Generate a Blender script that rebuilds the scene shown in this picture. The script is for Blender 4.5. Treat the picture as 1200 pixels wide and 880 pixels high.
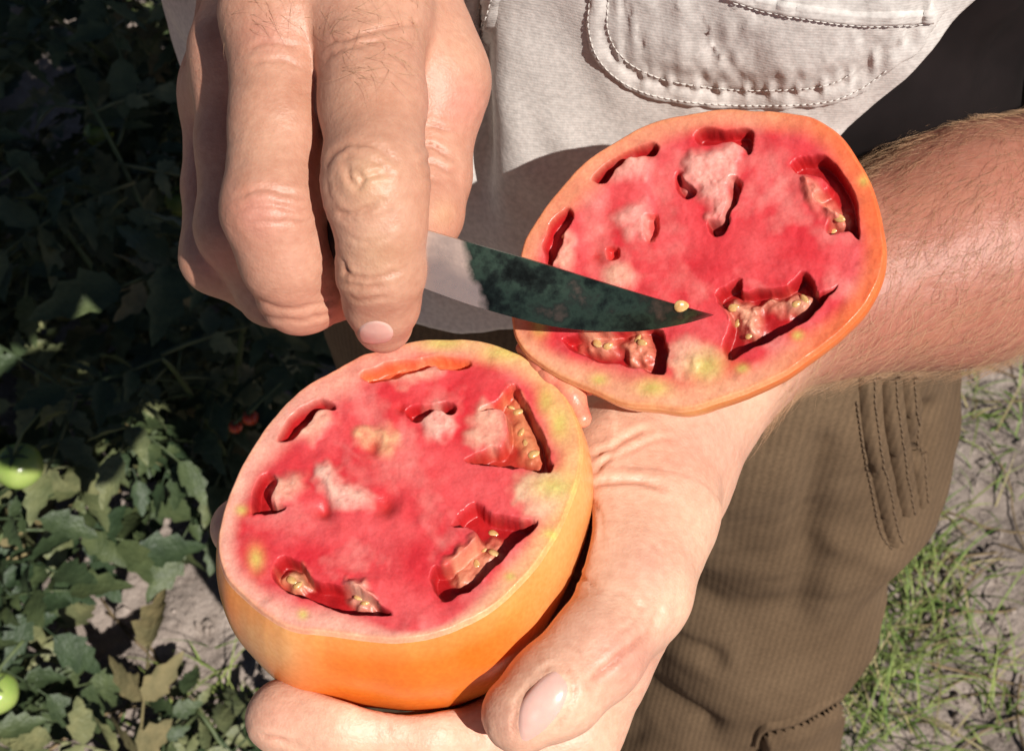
import bpy, math, random
import numpy as np
from mathutils import Vector
from mathutils.bvhtree import BVHTree

random.seed(7); rng = np.random.default_rng(7)
R = math.radians
for o in list(bpy.data.objects): bpy.data.objects.remove(o)
scn = bpy.context.scene
C = scn.collection

# ------------------------------------------------------------------ camera, world, sun, exposure
FPX = 1563.0                                   # focal length in units of the 1200-wide photograph
PITCH = R(50); CAM = np.array([0, 0, 1.45])
cd = bpy.data.cameras.new('camera'); cam = bpy.data.objects.new('camera', cd); C.objects.link(cam)
cam.location = CAM; cam.rotation_euler = (R(90) - PITCH, 0, 0)
cd.sensor_width = 36; cd.lens = 36 * FPX / 1200; cd.clip_start = 0.01; cd.clip_end = 2000
cd.dof.use_dof = True; cd.dof.focus_distance = 0.375; cd.dof.aperture_fstop = 34
scn.camera = cam
FW = np.array([0, math.cos(PITCH), -math.sin(PITCH)]); UP = np.array([0, math.sin(PITCH), math.cos(PITCH)]); RT = np.array([1., 0, 0])

SUN_TO = np.array([.43, -.61, .70]); SUN_TO /= np.linalg.norm(SUN_TO)
w = bpy.data.worlds.new('World'); scn.world = w; w.use_nodes = True
nt = w.node_tree; nt.nodes.clear()
sky = nt.nodes.new('ShaderNodeTexSky'); sky.sky_type = 'NISHITA'; sky.sun_disc = False
sky.air_density = .35; sky.dust_density = .3; sky.sun_elevation = math.asin(SUN_TO[2]); sky.sun_rotation = math.atan2(SUN_TO[0], SUN_TO[1])
bg = nt.nodes.new('ShaderNodeBackground'); bg.inputs['Strength'].default_value = 0.05
wo = nt.nodes.new('ShaderNodeOutputWorld')
nt.links.new(sky.outputs[0], bg.inputs[0]); nt.links.new(bg.outputs[0], wo.inputs[0])
sl = bpy.data.lights.new('sun', 'SUN'); sl.energy = 5.0; sl.angle = R(0.5); sl.color = (1, .955, .89)
so = bpy.data.objects.new('sun', sl); C.objects.link(so)
so.rotation_euler = Vector(SUN_TO).to_track_quat('Z', 'Y').to_euler(); so.location = SUN_TO * 6
scn.view_settings.view_transform = 'Standard'; scn.view_settings.look = 'None'
scn.view_settings.gamma = 1; scn.view_settings.exposure = 0.2

# ------------------------------------------------------------------ helpers
def P(px, py, d):
    """world point at depth d (metres along the lens axis) seen at pixel px,py of the 1200x880 photograph"""
    return CAM + RT * ((px - 600) / FPX * d) + UP * (-(py - 440) / FPX * d) + FW * d
def ray(px, py):
    v = RT * ((px - 600) / FPX) + UP * (-(py - 440) / FPX) + FW
    return v / np.linalg.norm(v)
def proj(V):
    q = V - CAM; d = q @ FW
    return np.stack([600 + (q @ RT) / d * FPX, 440 - (q @ UP) / d * FPX], -1), d
def G(px, py, z=0.0):
    r = ray(px, py); return CAM + r * ((z - CAM[2]) / r[2])
def nrm(v): v = np.asarray(v, float); return v / (np.linalg.norm(v) + 1e-12)
def sstep(a, b, x): t = np.clip((x - a) / (b - a), 0, 1); return t * t * (3 - 2 * t)

_tab = rng.random(4096).astype(np.float32); _perm = rng.permutation(4096)
def noise(p, scale=1.0):
    p = np.asarray(p, float) * scale
    if p.shape[-1] == 2: p = np.concatenate([p, np.zeros(p.shape[:-1] + (1,))], -1)
    i = np.floor(p).astype(int); f = p - i; f = f * f * (3 - 2 * f); out = 0
    for a in (0, 1):
        for b in (0, 1):
            for c in (0, 1):
                h = _perm[(_perm[(_perm[(i[..., 0] + a) & 4095] + i[..., 1] + b) & 4095] + i[..., 2] + c) & 4095]
                out = out + _tab[h] * (f[..., 0] if a else 1 - f[..., 0]) * (f[..., 1] if b else 1 - f[..., 1]) * (f[..., 2] if c else 1 - f[..., 2])
    return out * 2 - 1
def fbm(p, scale=1.0, n=4):
    s = 0; a = 1.0; t = 0
    for k in range(n):
        s = s + a * noise(np.asarray(p) + 17.3 * k, scale * 2 ** k); t += a; a *= .5
    return s / t

def polydist(q, poly, closed=True):
    """unsigned distance of 2-d points to a polyline, and inside mask when closed"""
    poly = np.asarray(poly, float); n = len(poly); d = np.full(len(q), 1e9); ins = np.zeros(len(q), bool)
    for i in range(n if closed else n - 1):
        a = poly[i]; b = poly[(i + 1) % n]; ab = b - a
        t = np.clip(((q - a) @ ab) / (ab @ ab + 1e-9), 0, 1)
        d = np.minimum(d, np.hypot(*(q - a - t[:, None] * ab).T))
        if closed:
            c = (a[1] > q[:, 1]) != (b[1] > q[:, 1])
            with np.errstate(divide='ignore', invalid='ignore'):
                ins ^= c & (q[:, 0] < (b[0] - a[0]) * (q[:, 1] - a[1]) / (b[1] - a[1] + 1e-12) + a[0])
    return d, ins
def spoly(q, poly): d, i = polydist(q, poly); return np.where(i, -d, d)
def catmull(pts, n, closed=True):
    pts = np.asarray(pts, float); m = len(pts); out = []
    seg = m if closed else m - 1
    for k in range(n):
        s = k * seg / (n if closed else n - 1); i = min(int(s), seg - 1); t = s - i
        g = (lambda j: pts[j % m]) if closed else (lambda j: pts[min(max(j, 0), m - 1)])
        a, b, c, d = g(i - 1), g(i), g(i + 1), g(i + 2)
        out.append(.5 * (2 * b + (c - a) * t + (2 * a - 5 * b + 4 * c - d) * t * t + (3 * b - a - 3 * c + d) * t ** 3))
    return np.array(out)

def mesh_np(name, V, F, smooth=True):
    me = bpy.data.meshes.new(name); V = np.asarray(V, np.float32)
    if isinstance(F, np.ndarray):
        k = F.shape[1]; me.vertices.add(len(V)); me.vertices.foreach_set('co', V.ravel())
        me.loops.add(F.size); me.loops.foreach_set('vertex_index', F.astype(np.int32).ravel())
        me.polygons.add(len(F)); me.polygons.foreach_set('loop_start', np.arange(0, F.size, k, dtype=np.int32))
        me.update(calc_edges=True)
    else:
        me.from_pydata([tuple(v) for v in V], [], F)
    me.polygons.foreach_set('use_smooth', np.full(len(me.polygons), smooth)); me.update()
    return me
def vnormals(me):
    a = np.empty(len(me.vertices) * 3, np.float32); me.vertex_normals.foreach_get('vector', a); return a.reshape(-1, 3)
def setcol(me, col, name='Col'):
    a = me.color_attributes.new(name, 'FLOAT_COLOR', 'POINT')
    c = np.ones((len(me.vertices), 4), np.float32); c[:, :col.shape[1]] = col; a.data.foreach_set('color', c.ravel())
def setval(me, val, name):
    a = me.attributes.new(name, 'FLOAT', 'POINT'); a.data.foreach_set('value', np.asarray(val, np.float32))
def obj(name, me, mat, parent=None, kind=None):
    o = bpy.data.objects.new(name, me); C.objects.link(o)
    if mat is not None and me is not None and not me.materials: me.materials.append(mat)
    if parent is not None: o.parent = parent
    if kind: o['kind'] = kind
    return o
def thing(name, label, cat, loc=(0, 0, 0), group=None):
    o = bpy.data.objects.new(name, None); C.objects.link(o); o.empty_display_size = .02
    o['label'] = label; o['category'] = cat
    if group: o['group'] = group
    return o
def tag(o, label, cat, group=None):
    o['label'] = label; o['category'] = cat
    if group: o['group'] = group
    return o
def grid_faces(nu, nv, closed_v=False):
    i, j = np.meshgrid(np.arange(nu - 1), np.arange(nv if closed_v else nv - 1), indexing='ij'); j2 = (j + 1) % nv
    return np.stack([i * nv + j, i * nv + j2, (i + 1) * nv + j2, (i + 1) * nv + j], -1).reshape(-1, 4)
class MB:
    def __init__(s): s.V = []; s.F = []; s.n = 0
    def add(s, V, F): s.V.append(np.asarray(V, float)); s.F += [tuple(int(k) + s.n for k in f) for f in F]; s.n += len(V)
    def tube(s, pts, rad, seg=6, cap=True):
        pts = np.asarray(pts, float); n = len(pts); rad = np.broadcast_to(rad, n)
        T = np.gradient(pts, axis=0); u = nrm(np.cross(T[0], [.3, .5, .81])); vs = []
        for k in range(n):
            t = nrm(T[k]); u = nrm(u - t * (u @ t)); b = np.cross(t, u)
            for a in range(seg):
                an = 2 * math.pi * a / seg; vs.append(pts[k] + rad[k] * (u * math.cos(an) + b * math.sin(an)))
        F = [tuple(f) for f in grid_faces(n, seg, True)]
        if cap: F += [tuple(range(seg))[::-1], tuple(range((n - 1) * seg, n * seg))]
        s.add(vs, F)
    def mesh(s, name, smooth=True): return mesh_np(name, np.concatenate(s.V), s.F, smooth)

def hit(bv, px, py):
    h_ = bv.ray_cast(Vector(CAM), Vector(ray(px, py)))
    return (np.array(h_[0]), np.array(h_[1])) if h_[0] is not None else (None, None)

# ------------------------------------------------------------------ signed distance modelling
class Field:
    def __init__(s, lo, hi, h):
        s.lo = np.array(lo, float); s.h = h; s.n = np.ceil((np.array(hi) - lo) / h).astype(int) + 1
        s.f = np.full(s.n, .05, np.float32)
    def box(s, a, b):
        i0 = np.clip(np.floor((a - s.lo) / s.h).astype(int), 0, s.n); i1 = np.clip(np.ceil((b - s.lo) / s.h).astype(int) + 1, 0, s.n)
        ax = [(s.lo[k] + s.h * np.arange(i0[k], i1[k])).astype(np.float32) for k in range(3)]
        return tuple(slice(i0[k], i1[k]) for k in range(3)), np.meshgrid(*ax, indexing='ij', sparse=True)
    def like(s): t = Field.__new__(Field); t.lo, t.h, t.n = s.lo, s.h, s.n; t.f = np.full(s.n, .05, np.float32); return t
    def cone(s, a, b, ra, rb, k=.004, flat=None):
        a = np.asarray(a, float); b = np.asarray(b, float); m = max(ra, rb) + .02 + k
        sl_, X = s.box(np.minimum(a, b) - m, np.maximum(a, b) + m)
        d = (b - a).astype(np.float32); q = [X[i] - np.float32(a[i]) for i in range(3)]
        t = np.clip((q[0] * d[0] + q[1] * d[1] + q[2] * d[2]) / np.float32(max(d @ d, 1e-9)), 0, 1)
        e = [q[i] - t * d[i] for i in range(3)]; e2 = e[0] ** 2 + e[1] ** 2 + e[2] ** 2
        if flat is not None:
            ax, fac = nrm(flat[0]), flat[1]; c = e[0] * ax[0] + e[1] * ax[1] + e[2] * ax[2]
            e2 = e2 + c * c * (1 / fac ** 2 - 1)
        s.smin(sl_, np.sqrt(e2) - (ra + (rb - ra) * t), k); return s
    def smin(s, sl_, g, k):
        f = s.f[sl_]
        if k > 0:
            hh = np.maximum(k - np.abs(f - g), 0) / k; s.f[sl_] = np.minimum(f, g) - hh * hh * (k * .25)
        else: s.f[sl_] = np.minimum(f, g)
    def union(s, o, k): s.smin((slice(None),) * 3, o.f, k)
    def chain(s, pts, k=.004):
        for p, q in zip(pts[:-1], pts[1:]): s.cone(p[0], q[0], p[1], q[1], k)
        return s
    def carve(s, g, k=.004, c=None, r=None):       # g(X,Y,Z) -> distance of what is taken away
        sl_, X = s.box(np.asarray(c) - r, np.asarray(c) + r) if c is not None else s.box(s.lo, s.lo + s.h * s.n)
        g = -g(*X); f = s.f[sl_]; hh = np.maximum(k - np.abs(f - g), 0) / k; s.f[sl_] = np.maximum(f, g) + hh * hh * (k * .25)
    def sub(s, a, b):                              # a field over part of this grid, cell for cell
        sl_, X = s.box(a, b); t = Field.__new__(Field); t.h = s.h; t.n = np.array([q.stop - q.start for q in sl_])
        t.lo = s.lo + s.h * np.array([q.start for q in sl_]); t.f = np.full(t.n, .05, np.float32); return t, sl_
    def nets(s):
        f = s.f; ins = f < 0; nx, ny, nz = (np.array(f.shape) - 1)
        cs = [(a, b, c) for a in (0, 1) for b in (0, 1) for c in (0, 1)]
        cnt = sum(ins[a:a + nx, b:b + ny, c:c + nz].astype(np.int8) for a, b, c in cs)
        act = np.argwhere((cnt > 0) & (cnt < 8)); idx = np.full((nx, ny, nz), -1, np.int32); idx[tuple(act.T)] = np.arange(len(act))
        acc = np.zeros((len(act), 3)); num = np.zeros(len(act))
        val = {c: f[act[:, 0] + c[0], act[:, 1] + c[1], act[:, 2] + c[2]] for c in cs}
        for a in cs:
            for k in range(3):
                if a[k] == 0:
                    b = list(a); b[k] = 1; b = tuple(b); fa, fb = val[a], val[b]; x = (fa < 0) != (fb < 0)
                    t = np.where(x, fa / np.where(x, fa - fb, 1), 0)
                    p = np.array(a)[None] + t[:, None] * (np.array(b) - np.array(a))[None]
                    acc += p * x[:, None]; num += x
        V = s.lo + s.h * (act + acc / num[:, None]); Fs = []
        for k in range(3):
            o1, o2 = [(1, 2), (2, 0), (0, 1)][k]
            A = [slice(None)] * 3; B = [slice(None)] * 3; A[k] = slice(0, -1); B[k] = slice(1, None)
            e = np.argwhere(ins[tuple(A)] != ins[tuple(B)])
            ok = (e[:, o1] > 0) & (e[:, o2] > 0) & (e[:, o1] < f.shape[o1] - 1) & (e[:, o2] < f.shape[o2] - 1); e = e[ok]
            q = []
            for s1, s2 in ((1, 1), (0, 1), (0, 0), (1, 0)):
                c = e.copy(); c[:, o1] -= s1; c[:, o2] -= s2; q.append(idx[tuple(c.T)])
            q = np.stack(q, 1); flip = ~ins[tuple(e.T)]; q[flip] = q[flip][:, ::-1]; Fs.append(q)
        F = np.concatenate(Fs); return V, F[(F >= 0).all(1)]

# ------------------------------------------------------------------ materials
def M(name, color=(.5, .5, .5), rough=.6, attr=None, spec=.5, metal=0, sss=0, sssr=(1, .3, .15), sscale=.004, build=None, coat=0):
    m = bpy.data.materials.new(name); m.use_nodes = True; t = m.node_tree; b = t.nodes['Principled BSDF']
    b.inputs['Base Color'].default_value = (*color, 1); b.inputs['Roughness'].default_value = rough
    b.inputs['Specular IOR Level'].default_value = spec; b.inputs['Metallic'].default_value = metal
    if coat: b.inputs['Coat Weight'].default_value = coat; b.inputs['Coat Roughness'].default_value = .08
    if sss:
        b.inputs['Subsurface Weight'].default_value = sss; b.inputs['Subsurface Radius'].default_value = sssr; b.inputs['Subsurface Scale'].default_value = sscale
    n = lambda ty, **k: _node(t, ty, k)
    L = t.links.new
    if attr:
        a = n('ShaderNodeVertexColor'); a.layer_name = attr; L(a.outputs[0], b.inputs['Base Color'])
    if build: build(t, b, n, L)
    return m
def _node(t, ty, k):
    x = t.nodes.new(ty)
    for key, v in k.items():
        if hasattr(x, key): setattr(x, key, v)
        else: x.inputs[key.replace('_', ' ')].default_value = v
    return x
def add_bump(t, b, n, L, layers, coord='Object'):
    """layers: list of (kind, scale, strength, distance)"""
    tc = n('ShaderNodeTexCoord'); prev = None
    for kind, sc, st, di in layers:
        x = n('ShaderNodeTexNoise' if kind == 'noise' else 'ShaderNodeTexVoronoi'); x.inputs['Scale'].default_value = sc
        L(tc.outputs[coord], x.inputs['Vector'])
        bu = n('ShaderNodeBump'); bu.inputs['Strength'].default_value = st; bu.inputs['Distance'].default_value = di
        L(x.outputs[0], bu.inputs['Height'])
        if prev: L(prev.outputs[0], bu.inputs['Normal'])
        prev = bu
    L(prev.outputs[0], b.inputs['Normal']); return prev
def tint(t, b, n, L, layers, src=None):
    """multiply / mix the base colour by noise ramps: layers of (scale, lowcol, highcol, detail)"""
    tc = n('ShaderNodeTexCoord')
    cur = src if src is not None else (b.inputs['Base Color'].links[0].from_socket if b.inputs['Base Color'].links else None)
    for sc, lo, hi, det in layers:
        x = n('ShaderNodeTexNoise'); x.inputs['Scale'].default_value = sc; x.inputs['Detail'].default_value = det
        L(tc.outputs['Object'], x.inputs['Vector'])
        r = n('ShaderNodeValToRGB'); r.color_ramp.elements[0].position = .32; r.color_ramp.elements[1].position = .68
        r.color_ramp.elements[0].color = (*lo, 1); r.color_ramp.elements[1].color = (*hi, 1); L(x.outputs[0], r.inputs[0])
        mx = n('ShaderNodeMix'); mx.data_type = 'RGBA'; mx.blend_type = 'MULTIPLY'; mx.inputs[0].default_value = 1
        if cur is None: mx.inputs[6].default_value = b.inputs['Base Color'].default_value
        else: L(cur, mx.inputs[6])
        L(r.outputs[0], mx.inputs[7]); cur = mx.outputs[2]
    L(cur, b.inputs['Base Color'])

def skin_build(t, b, n, L):
    tint(t, b, n, L, [(45, (.95, .90, .88), (1.04, 1.04, 1.03), 5), (380, (.93, .87, .85), (1.04, 1.04, 1.04), 4)])
    last = add_bump(t, b, n, L, [('noise', 240, .12, .0010), ('vor', 1000, .18, .0004), ('noise', 2200, .25, .0003)])
    tc = n('ShaderNodeTexCoord'); mp = n('ShaderNodeMapping'); mp.inputs['Scale'].default_value = (.22, 1, 1); L(tc.outputs['Object'], mp.inputs[0])
    x = n('ShaderNodeTexNoise'); x.inputs['Scale'].default_value = 520; x.inputs['Detail'].default_value = 4; L(mp.outputs[0], x.inputs['Vector'])
    bu = n('ShaderNodeBump'); bu.inputs['Strength'].default_value = .24; bu.inputs['Distance'].default_value = .0006; L(x.outputs[0], bu.inputs['Height']); L(last.outputs[0], bu.inputs['Normal']); L(bu.outputs[0], b.inputs['Normal'])
m_skin = M('skin', rough=.47, attr='Col', sss=.16, sssr=(1, .33, .2), sscale=.0035, spec=.42, build=skin_build)
m_nail = M('nail', (.70, .43, .36), .28, spec=.6, sss=.15, sscale=.002, build=lambda t, b, n, L: (tint(t, b, n, L, [(120, (.9, .85, .85), (1.05, 1.05, 1.05), 3)]), add_bump(t, b, n, L, [('noise', 500, .1, .0003)])))
m_hair = M('body_hair', (.50, .30, .17), .35, spec=.5)
def flesh_build(t, b, n, L):
    tint(t, b, n, L, [(160, (.93, .86, .87), (1.04, 1.10, 1.08), 5), (1100, (.94, .88, .88), (1.05, 1.10, 1.10), 2)])
    add_bump(t, b, n, L, [('noise', 420, .12, .0008), ('noise', 1700, .22, .0004)])
    a = n('ShaderNodeAttribute'); a.attribute_name = 'wet'
    mr = n('ShaderNodeMapRange'); mr.inputs['To Min'].default_value = .50; mr.inputs['To Max'].default_value = .22
    L(a.outputs['Fac'], mr.inputs[0]); L(mr.outputs[0], b.inputs['Roughness'])
m_flesh = M('tomato_flesh', rough=.35, attr='Col', sss=.14, sssr=(1, .22, .12), sscale=.003, spec=.5, build=flesh_build)
m_tskin = M('tomato_skin', rough=.25, attr='Col', sss=.2, sssr=(1, .35, .1), sscale=.004, spec=.42,
            build=lambda t, b, n, L: (tint(t, b, n, L, [(55, (.94, .86, .8), (1.03, 1.08, 1.1), 3), (700, (.95, .9, .85), (1.03, 1.06, 1.1), 2)]), add_bump(t, b, n, L, [('noise', 600, .06, .0003)])))
m_seed = M('tomato_seed', (.66, .42, .18), .25, sss=.2, sscale=.002, coat=.4, build=lambda t, b, n, L: tint(t, b, n, L, [(500, (.75, .65, .5), (1.1, 1.1, 1.1), 2)]))
m_gel = M('tomato_juice', (.80, .25, .12), .05, spec=.6)
m_gel.node_tree.nodes['Principled BSDF'].inputs['Transmission Weight'].default_value = .85
def steel_build(t, b, n, L):
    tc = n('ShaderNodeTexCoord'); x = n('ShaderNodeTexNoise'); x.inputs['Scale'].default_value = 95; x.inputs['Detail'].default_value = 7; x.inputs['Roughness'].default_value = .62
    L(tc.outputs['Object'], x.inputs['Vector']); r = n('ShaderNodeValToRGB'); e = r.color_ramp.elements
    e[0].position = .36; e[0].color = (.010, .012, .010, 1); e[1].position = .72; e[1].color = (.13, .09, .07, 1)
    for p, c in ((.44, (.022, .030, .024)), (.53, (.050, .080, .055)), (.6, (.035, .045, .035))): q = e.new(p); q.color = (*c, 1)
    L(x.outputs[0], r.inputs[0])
    # finger reflection painted at the heel; stains and painted plant reflections beyond, wavy border
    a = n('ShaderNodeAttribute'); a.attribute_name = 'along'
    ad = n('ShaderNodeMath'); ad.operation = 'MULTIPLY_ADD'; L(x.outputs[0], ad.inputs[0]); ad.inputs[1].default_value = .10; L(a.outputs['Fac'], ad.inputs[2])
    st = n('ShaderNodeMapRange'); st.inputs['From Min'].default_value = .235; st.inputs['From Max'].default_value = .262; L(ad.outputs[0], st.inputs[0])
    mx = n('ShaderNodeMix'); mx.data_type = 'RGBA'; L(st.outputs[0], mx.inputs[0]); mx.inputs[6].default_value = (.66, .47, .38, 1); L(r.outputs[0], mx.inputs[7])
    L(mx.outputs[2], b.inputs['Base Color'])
    mr = n('ShaderNodeMapRange'); mr.inputs['To Min'].default_value = .16; mr.inputs['To Max'].default_value = .42; L(x.outputs[0], mr.inputs[0]); L(mr.outputs[0], b.inputs['Roughness'])
    add_bump(t, b, n, L, [('noise', 420, .12, .0003)])
m_steel = M('stain_reflection_steel', metal=.85, rough=.25, build=steel_build)
m_wood = M('knife_handle', (.035, .022, .016), .5, build=lambda t, b, n, L: tint(t, b, n, L, [(150, (.5, .5, .5), (1.5, 1.4, 1.3), 4)]))
def cloth_build(fx, fz, amp, lo, hi, yaw):
    def f(t, b, n, L):
        tc = n('ShaderNodeTexCoord'); mp = n('ShaderNodeMapping'); mp.inputs['Rotation'].default_value = (0, 0, yaw); L(tc.outputs['Object'], mp.inputs[0])
        tint(t, b, n, L, [(14, lo, hi, 5), (520, (.86, .86, .86), (1.08, 1.08, 1.08), 2)])
        prev = None
        for ax, fr, am in ((0, fx, amp), (2, fz, amp * .6)):
            if not fr: continue
            wv = n('ShaderNodeTexWave'); wv.bands_direction = 'XYZ'[ax]; wv.inputs['Scale'].default_value = fr; wv.inputs['Distortion'].default_value = .9; wv.inputs['Detail'].default_value = 2
            wv.inputs['Detail Scale'].default_value = .4; L(mp.outputs[0], wv.inputs[0])
            bu = n('ShaderNodeBump'); bu.inputs['Strength'].default_value = am; bu.inputs['Distance'].default_value = .0012; L(wv.outputs[1], bu.inputs['Height'])
            if prev: L(prev.outputs[0], bu.inputs['Normal'])
            prev = bu
        nn = n('ShaderNodeTexNoise'); nn.inputs['Scale'].default_value = 700; L(tc.outputs['Object'], nn.inputs[0])
        bu = n('ShaderNodeBump'); bu.inputs['Strength'].default_value = .25; bu.inputs['Distance'].default_value = .0006; L(nn.outputs[0], bu.inputs['Height']); L(prev.outputs[0], bu.inputs['Normal'])
        L(bu.outputs[0], b.inputs['Normal'])
    return f
YAW = R(20)
m_shirt = M('shirt_cotton', (.60, .555, .52), .85, spec=.2, build=cloth_build(0, 300, .10, (.93, .93, .93), (1.04, 1.04, 1.04), YAW))
def trouser_build(t, b, n, L):
    cloth_build(84, 0, .12, (.82, .8, .78), (1.1, 1.1, 1.1), YAW)(t, b, n, L)
    # woven ribs are a little paler on their crowns
    cur = b.inputs['Base Color'].links[0].from_socket
    wv = [x for x in t.nodes if x.bl_idname == 'ShaderNodeTexWave'][0]
    r = n('ShaderNodeValToRGB'); r.color_ramp.elements[0].color = (.90, .90, .89, 1); r.color_ramp.elements[1].color = (1.06, 1.05, 1.04, 1); L(wv.outputs[1], r.inputs[0])
    mx = n('ShaderNodeMix'); mx.data_type = 'RGBA'; mx.blend_type = 'MULTIPLY'; mx.inputs[0].default_value = 1; L(cur, mx.inputs[6]); L(r.outputs[0], mx.inputs[7]); L(mx.outputs[2], b.inputs['Base Color'])
m_trouser = M('trouser_twill', (.135, .088, .052), .9, spec=.15, build=trouser_build)
m_shade_cloth = M('shade_cloth', (.010, .007, .007), .9, spec=.15, build=lambda t, b, n, L: tint(t, b, n, L, [(40, (.7, .7, .7), (1.3, 1.3, 1.3), 4)]))  # near-black colour stands for deep shade beside the arm
m_thread = M('pale_thread', (.64, .60, .56), .8, spec=.2)
m_thread2 = M('brown_thread', (.15, .10, .062), .8, spec=.2)
m_leather = M('boot_leather', (.05, .03, .02), .55, build=lambda t, b, n, L: tint(t, b, n, L, [(60, (.6, .6, .6), (1.3, 1.3, 1.3), 4)]))
def ground_build(t, b, n, L):
    tint(t, b, n, L, [(3.5, (.80, .78, .76), (1.12, 1.1, 1.08), 6), (40, (.78, .76, .74), (1.15, 1.14, 1.13), 6), (600, (.7, .69, .68), (1.2, 1.2, 1.2), 3)])
    add_bump(t, b, n, L, [('noise', 22, .6, .02), ('noise', 130, .7, .006), ('noise', 900, .6, .0014)])
m_ground = M('sandy_soil', (.335, .285, .255), .95, spec=.15, build=ground_build)
def leaf_build(c2):
    def f(t, b, n, L):
        oi = n('ShaderNodeObjectInfo'); r = n('ShaderNodeValToRGB'); e = r.color_ramp.elements
        e[0].color = (*c2[0], 1); e[1].color = (*c2[2], 1); q = e.new(.5); q.color = (*c2[1], 1); L(oi.outputs['Random'], r.inputs[0])
        tint(t, b, n, L, [(60, (.7, .74, .7), (1.25, 1.2, 1.15), 4), (9, (.85, .9, .9), (1.15, 1.05, 1.0), 3)], src=r.outputs[0])
        add_bump(t, b, n, L, [('noise', 110, .5, .003), ('vor', 260, .35, .0015)])
        b.inputs['Transmission Weight'].default_value = 0
    return f
m_leaf = M('tomato_leaf', rough=.55, spec=.4, build=leaf_build([(.032, .056, .026), (.075, .10, .042), (.19, .20, .10)]))
m_dryleaf = M('withered_leaf', rough=.75, spec=.2, build=leaf_build([(.15, .115, .05), (.20, .17, .09), (.13, .12, .06)]))
m_stem = M('plant_stem', (.085, .115, .045), .6, build=lambda t, b, n, L: tint(t, b, n, L, [(40, (.7, .7, .7), (1.3, 1.25, 1.1), 3)]))
m_green = M('green_tomato_skin', (.30, .40, .10), .22, spec=.5, sss=.15, sssr=(.5, 1, .2), build=lambda t, b, n, L: tint(t, b, n, L, [(35, (.8, .9, .7), (1.15, 1.06, 1.2), 3)]))
m_red = M('red_tomato_skin', (.55, .05, .015), .22, spec=.5, build=lambda t, b, n, L: tint(t, b, n, L, [(60, (.8, .7, .7), (1.1, 1.3, 1.2), 3)]))
m_grass = M('grass_blade', rough=.6, attr='Col', spec=.3)
m_straw = M('dry_stalk', (.22, .16, .09), .85, spec=.15, build=lambda t, b, n, L: tint(t, b, n, L, [(30, (.5, .5, .5), (1.3, 1.3, 1.3), 3)]))

# ------------------------------------------------------------------ ground
def gz(x, y): 
    p = np.stack([x, y], -1)
    return .030 * fbm(p, 2.2, 3) + .014 * fbm(p + 5, 14, 3) + .006 * np.maximum(fbm(p + 9, 45, 2), 0)
ax_ = np.concatenate([-np.geomspace(700, 2.6, 26), np.arange(-2.55, 2.6, .013), np.geomspace(2.6, 700, 26)])
gx, gy = np.meshgrid(ax_, ax_ + .8, indexing='ij'); fl = np.exp(-np.maximum(np.hypot(gx, gy - .8) - 3, 0) / 2)
GZ = gz(gx, gy) * fl
# a shoe print pressed into the sand on the right: a shallow oval with tread ridges
fp = G(1195, 720); dx = gx - fp[0]; dy = gy - fp[1]; ca, sa = math.cos(R(-35)), math.sin(R(-35)); lx = dx * ca - dy * sa; ly = dx * sa + dy * ca
inside = sstep(1.15, .9, np.sqrt((lx / .055) ** 2 + (ly / .14) ** 2))
GZ = GZ * (1 - .8 * inside) - .012 * inside + .006 * inside * np.sin(ly * 2 * math.pi / .028 + 5 * lx)
gme = mesh_np('ground', np.stack([gx, gy, GZ], -1).reshape(-1, 3), grid_faces(len(ax_), len(ax_)))
ground = obj('ground', gme, m_ground, kind='structure')
def gnd(x, y):
    u = (x + 2.55) / .013 + 26; v = (y - .8 + 2.55) / .013 + 26; i, j = int(u), int(v); a, b = u - i, v - j
    return float(GZ[i, j] * (1 - a) * (1 - b) + GZ[i + 1, j] * a * (1 - b) + GZ[i, j + 1] * (1 - a) * b + GZ[i + 1, j + 1] * a * b)

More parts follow.
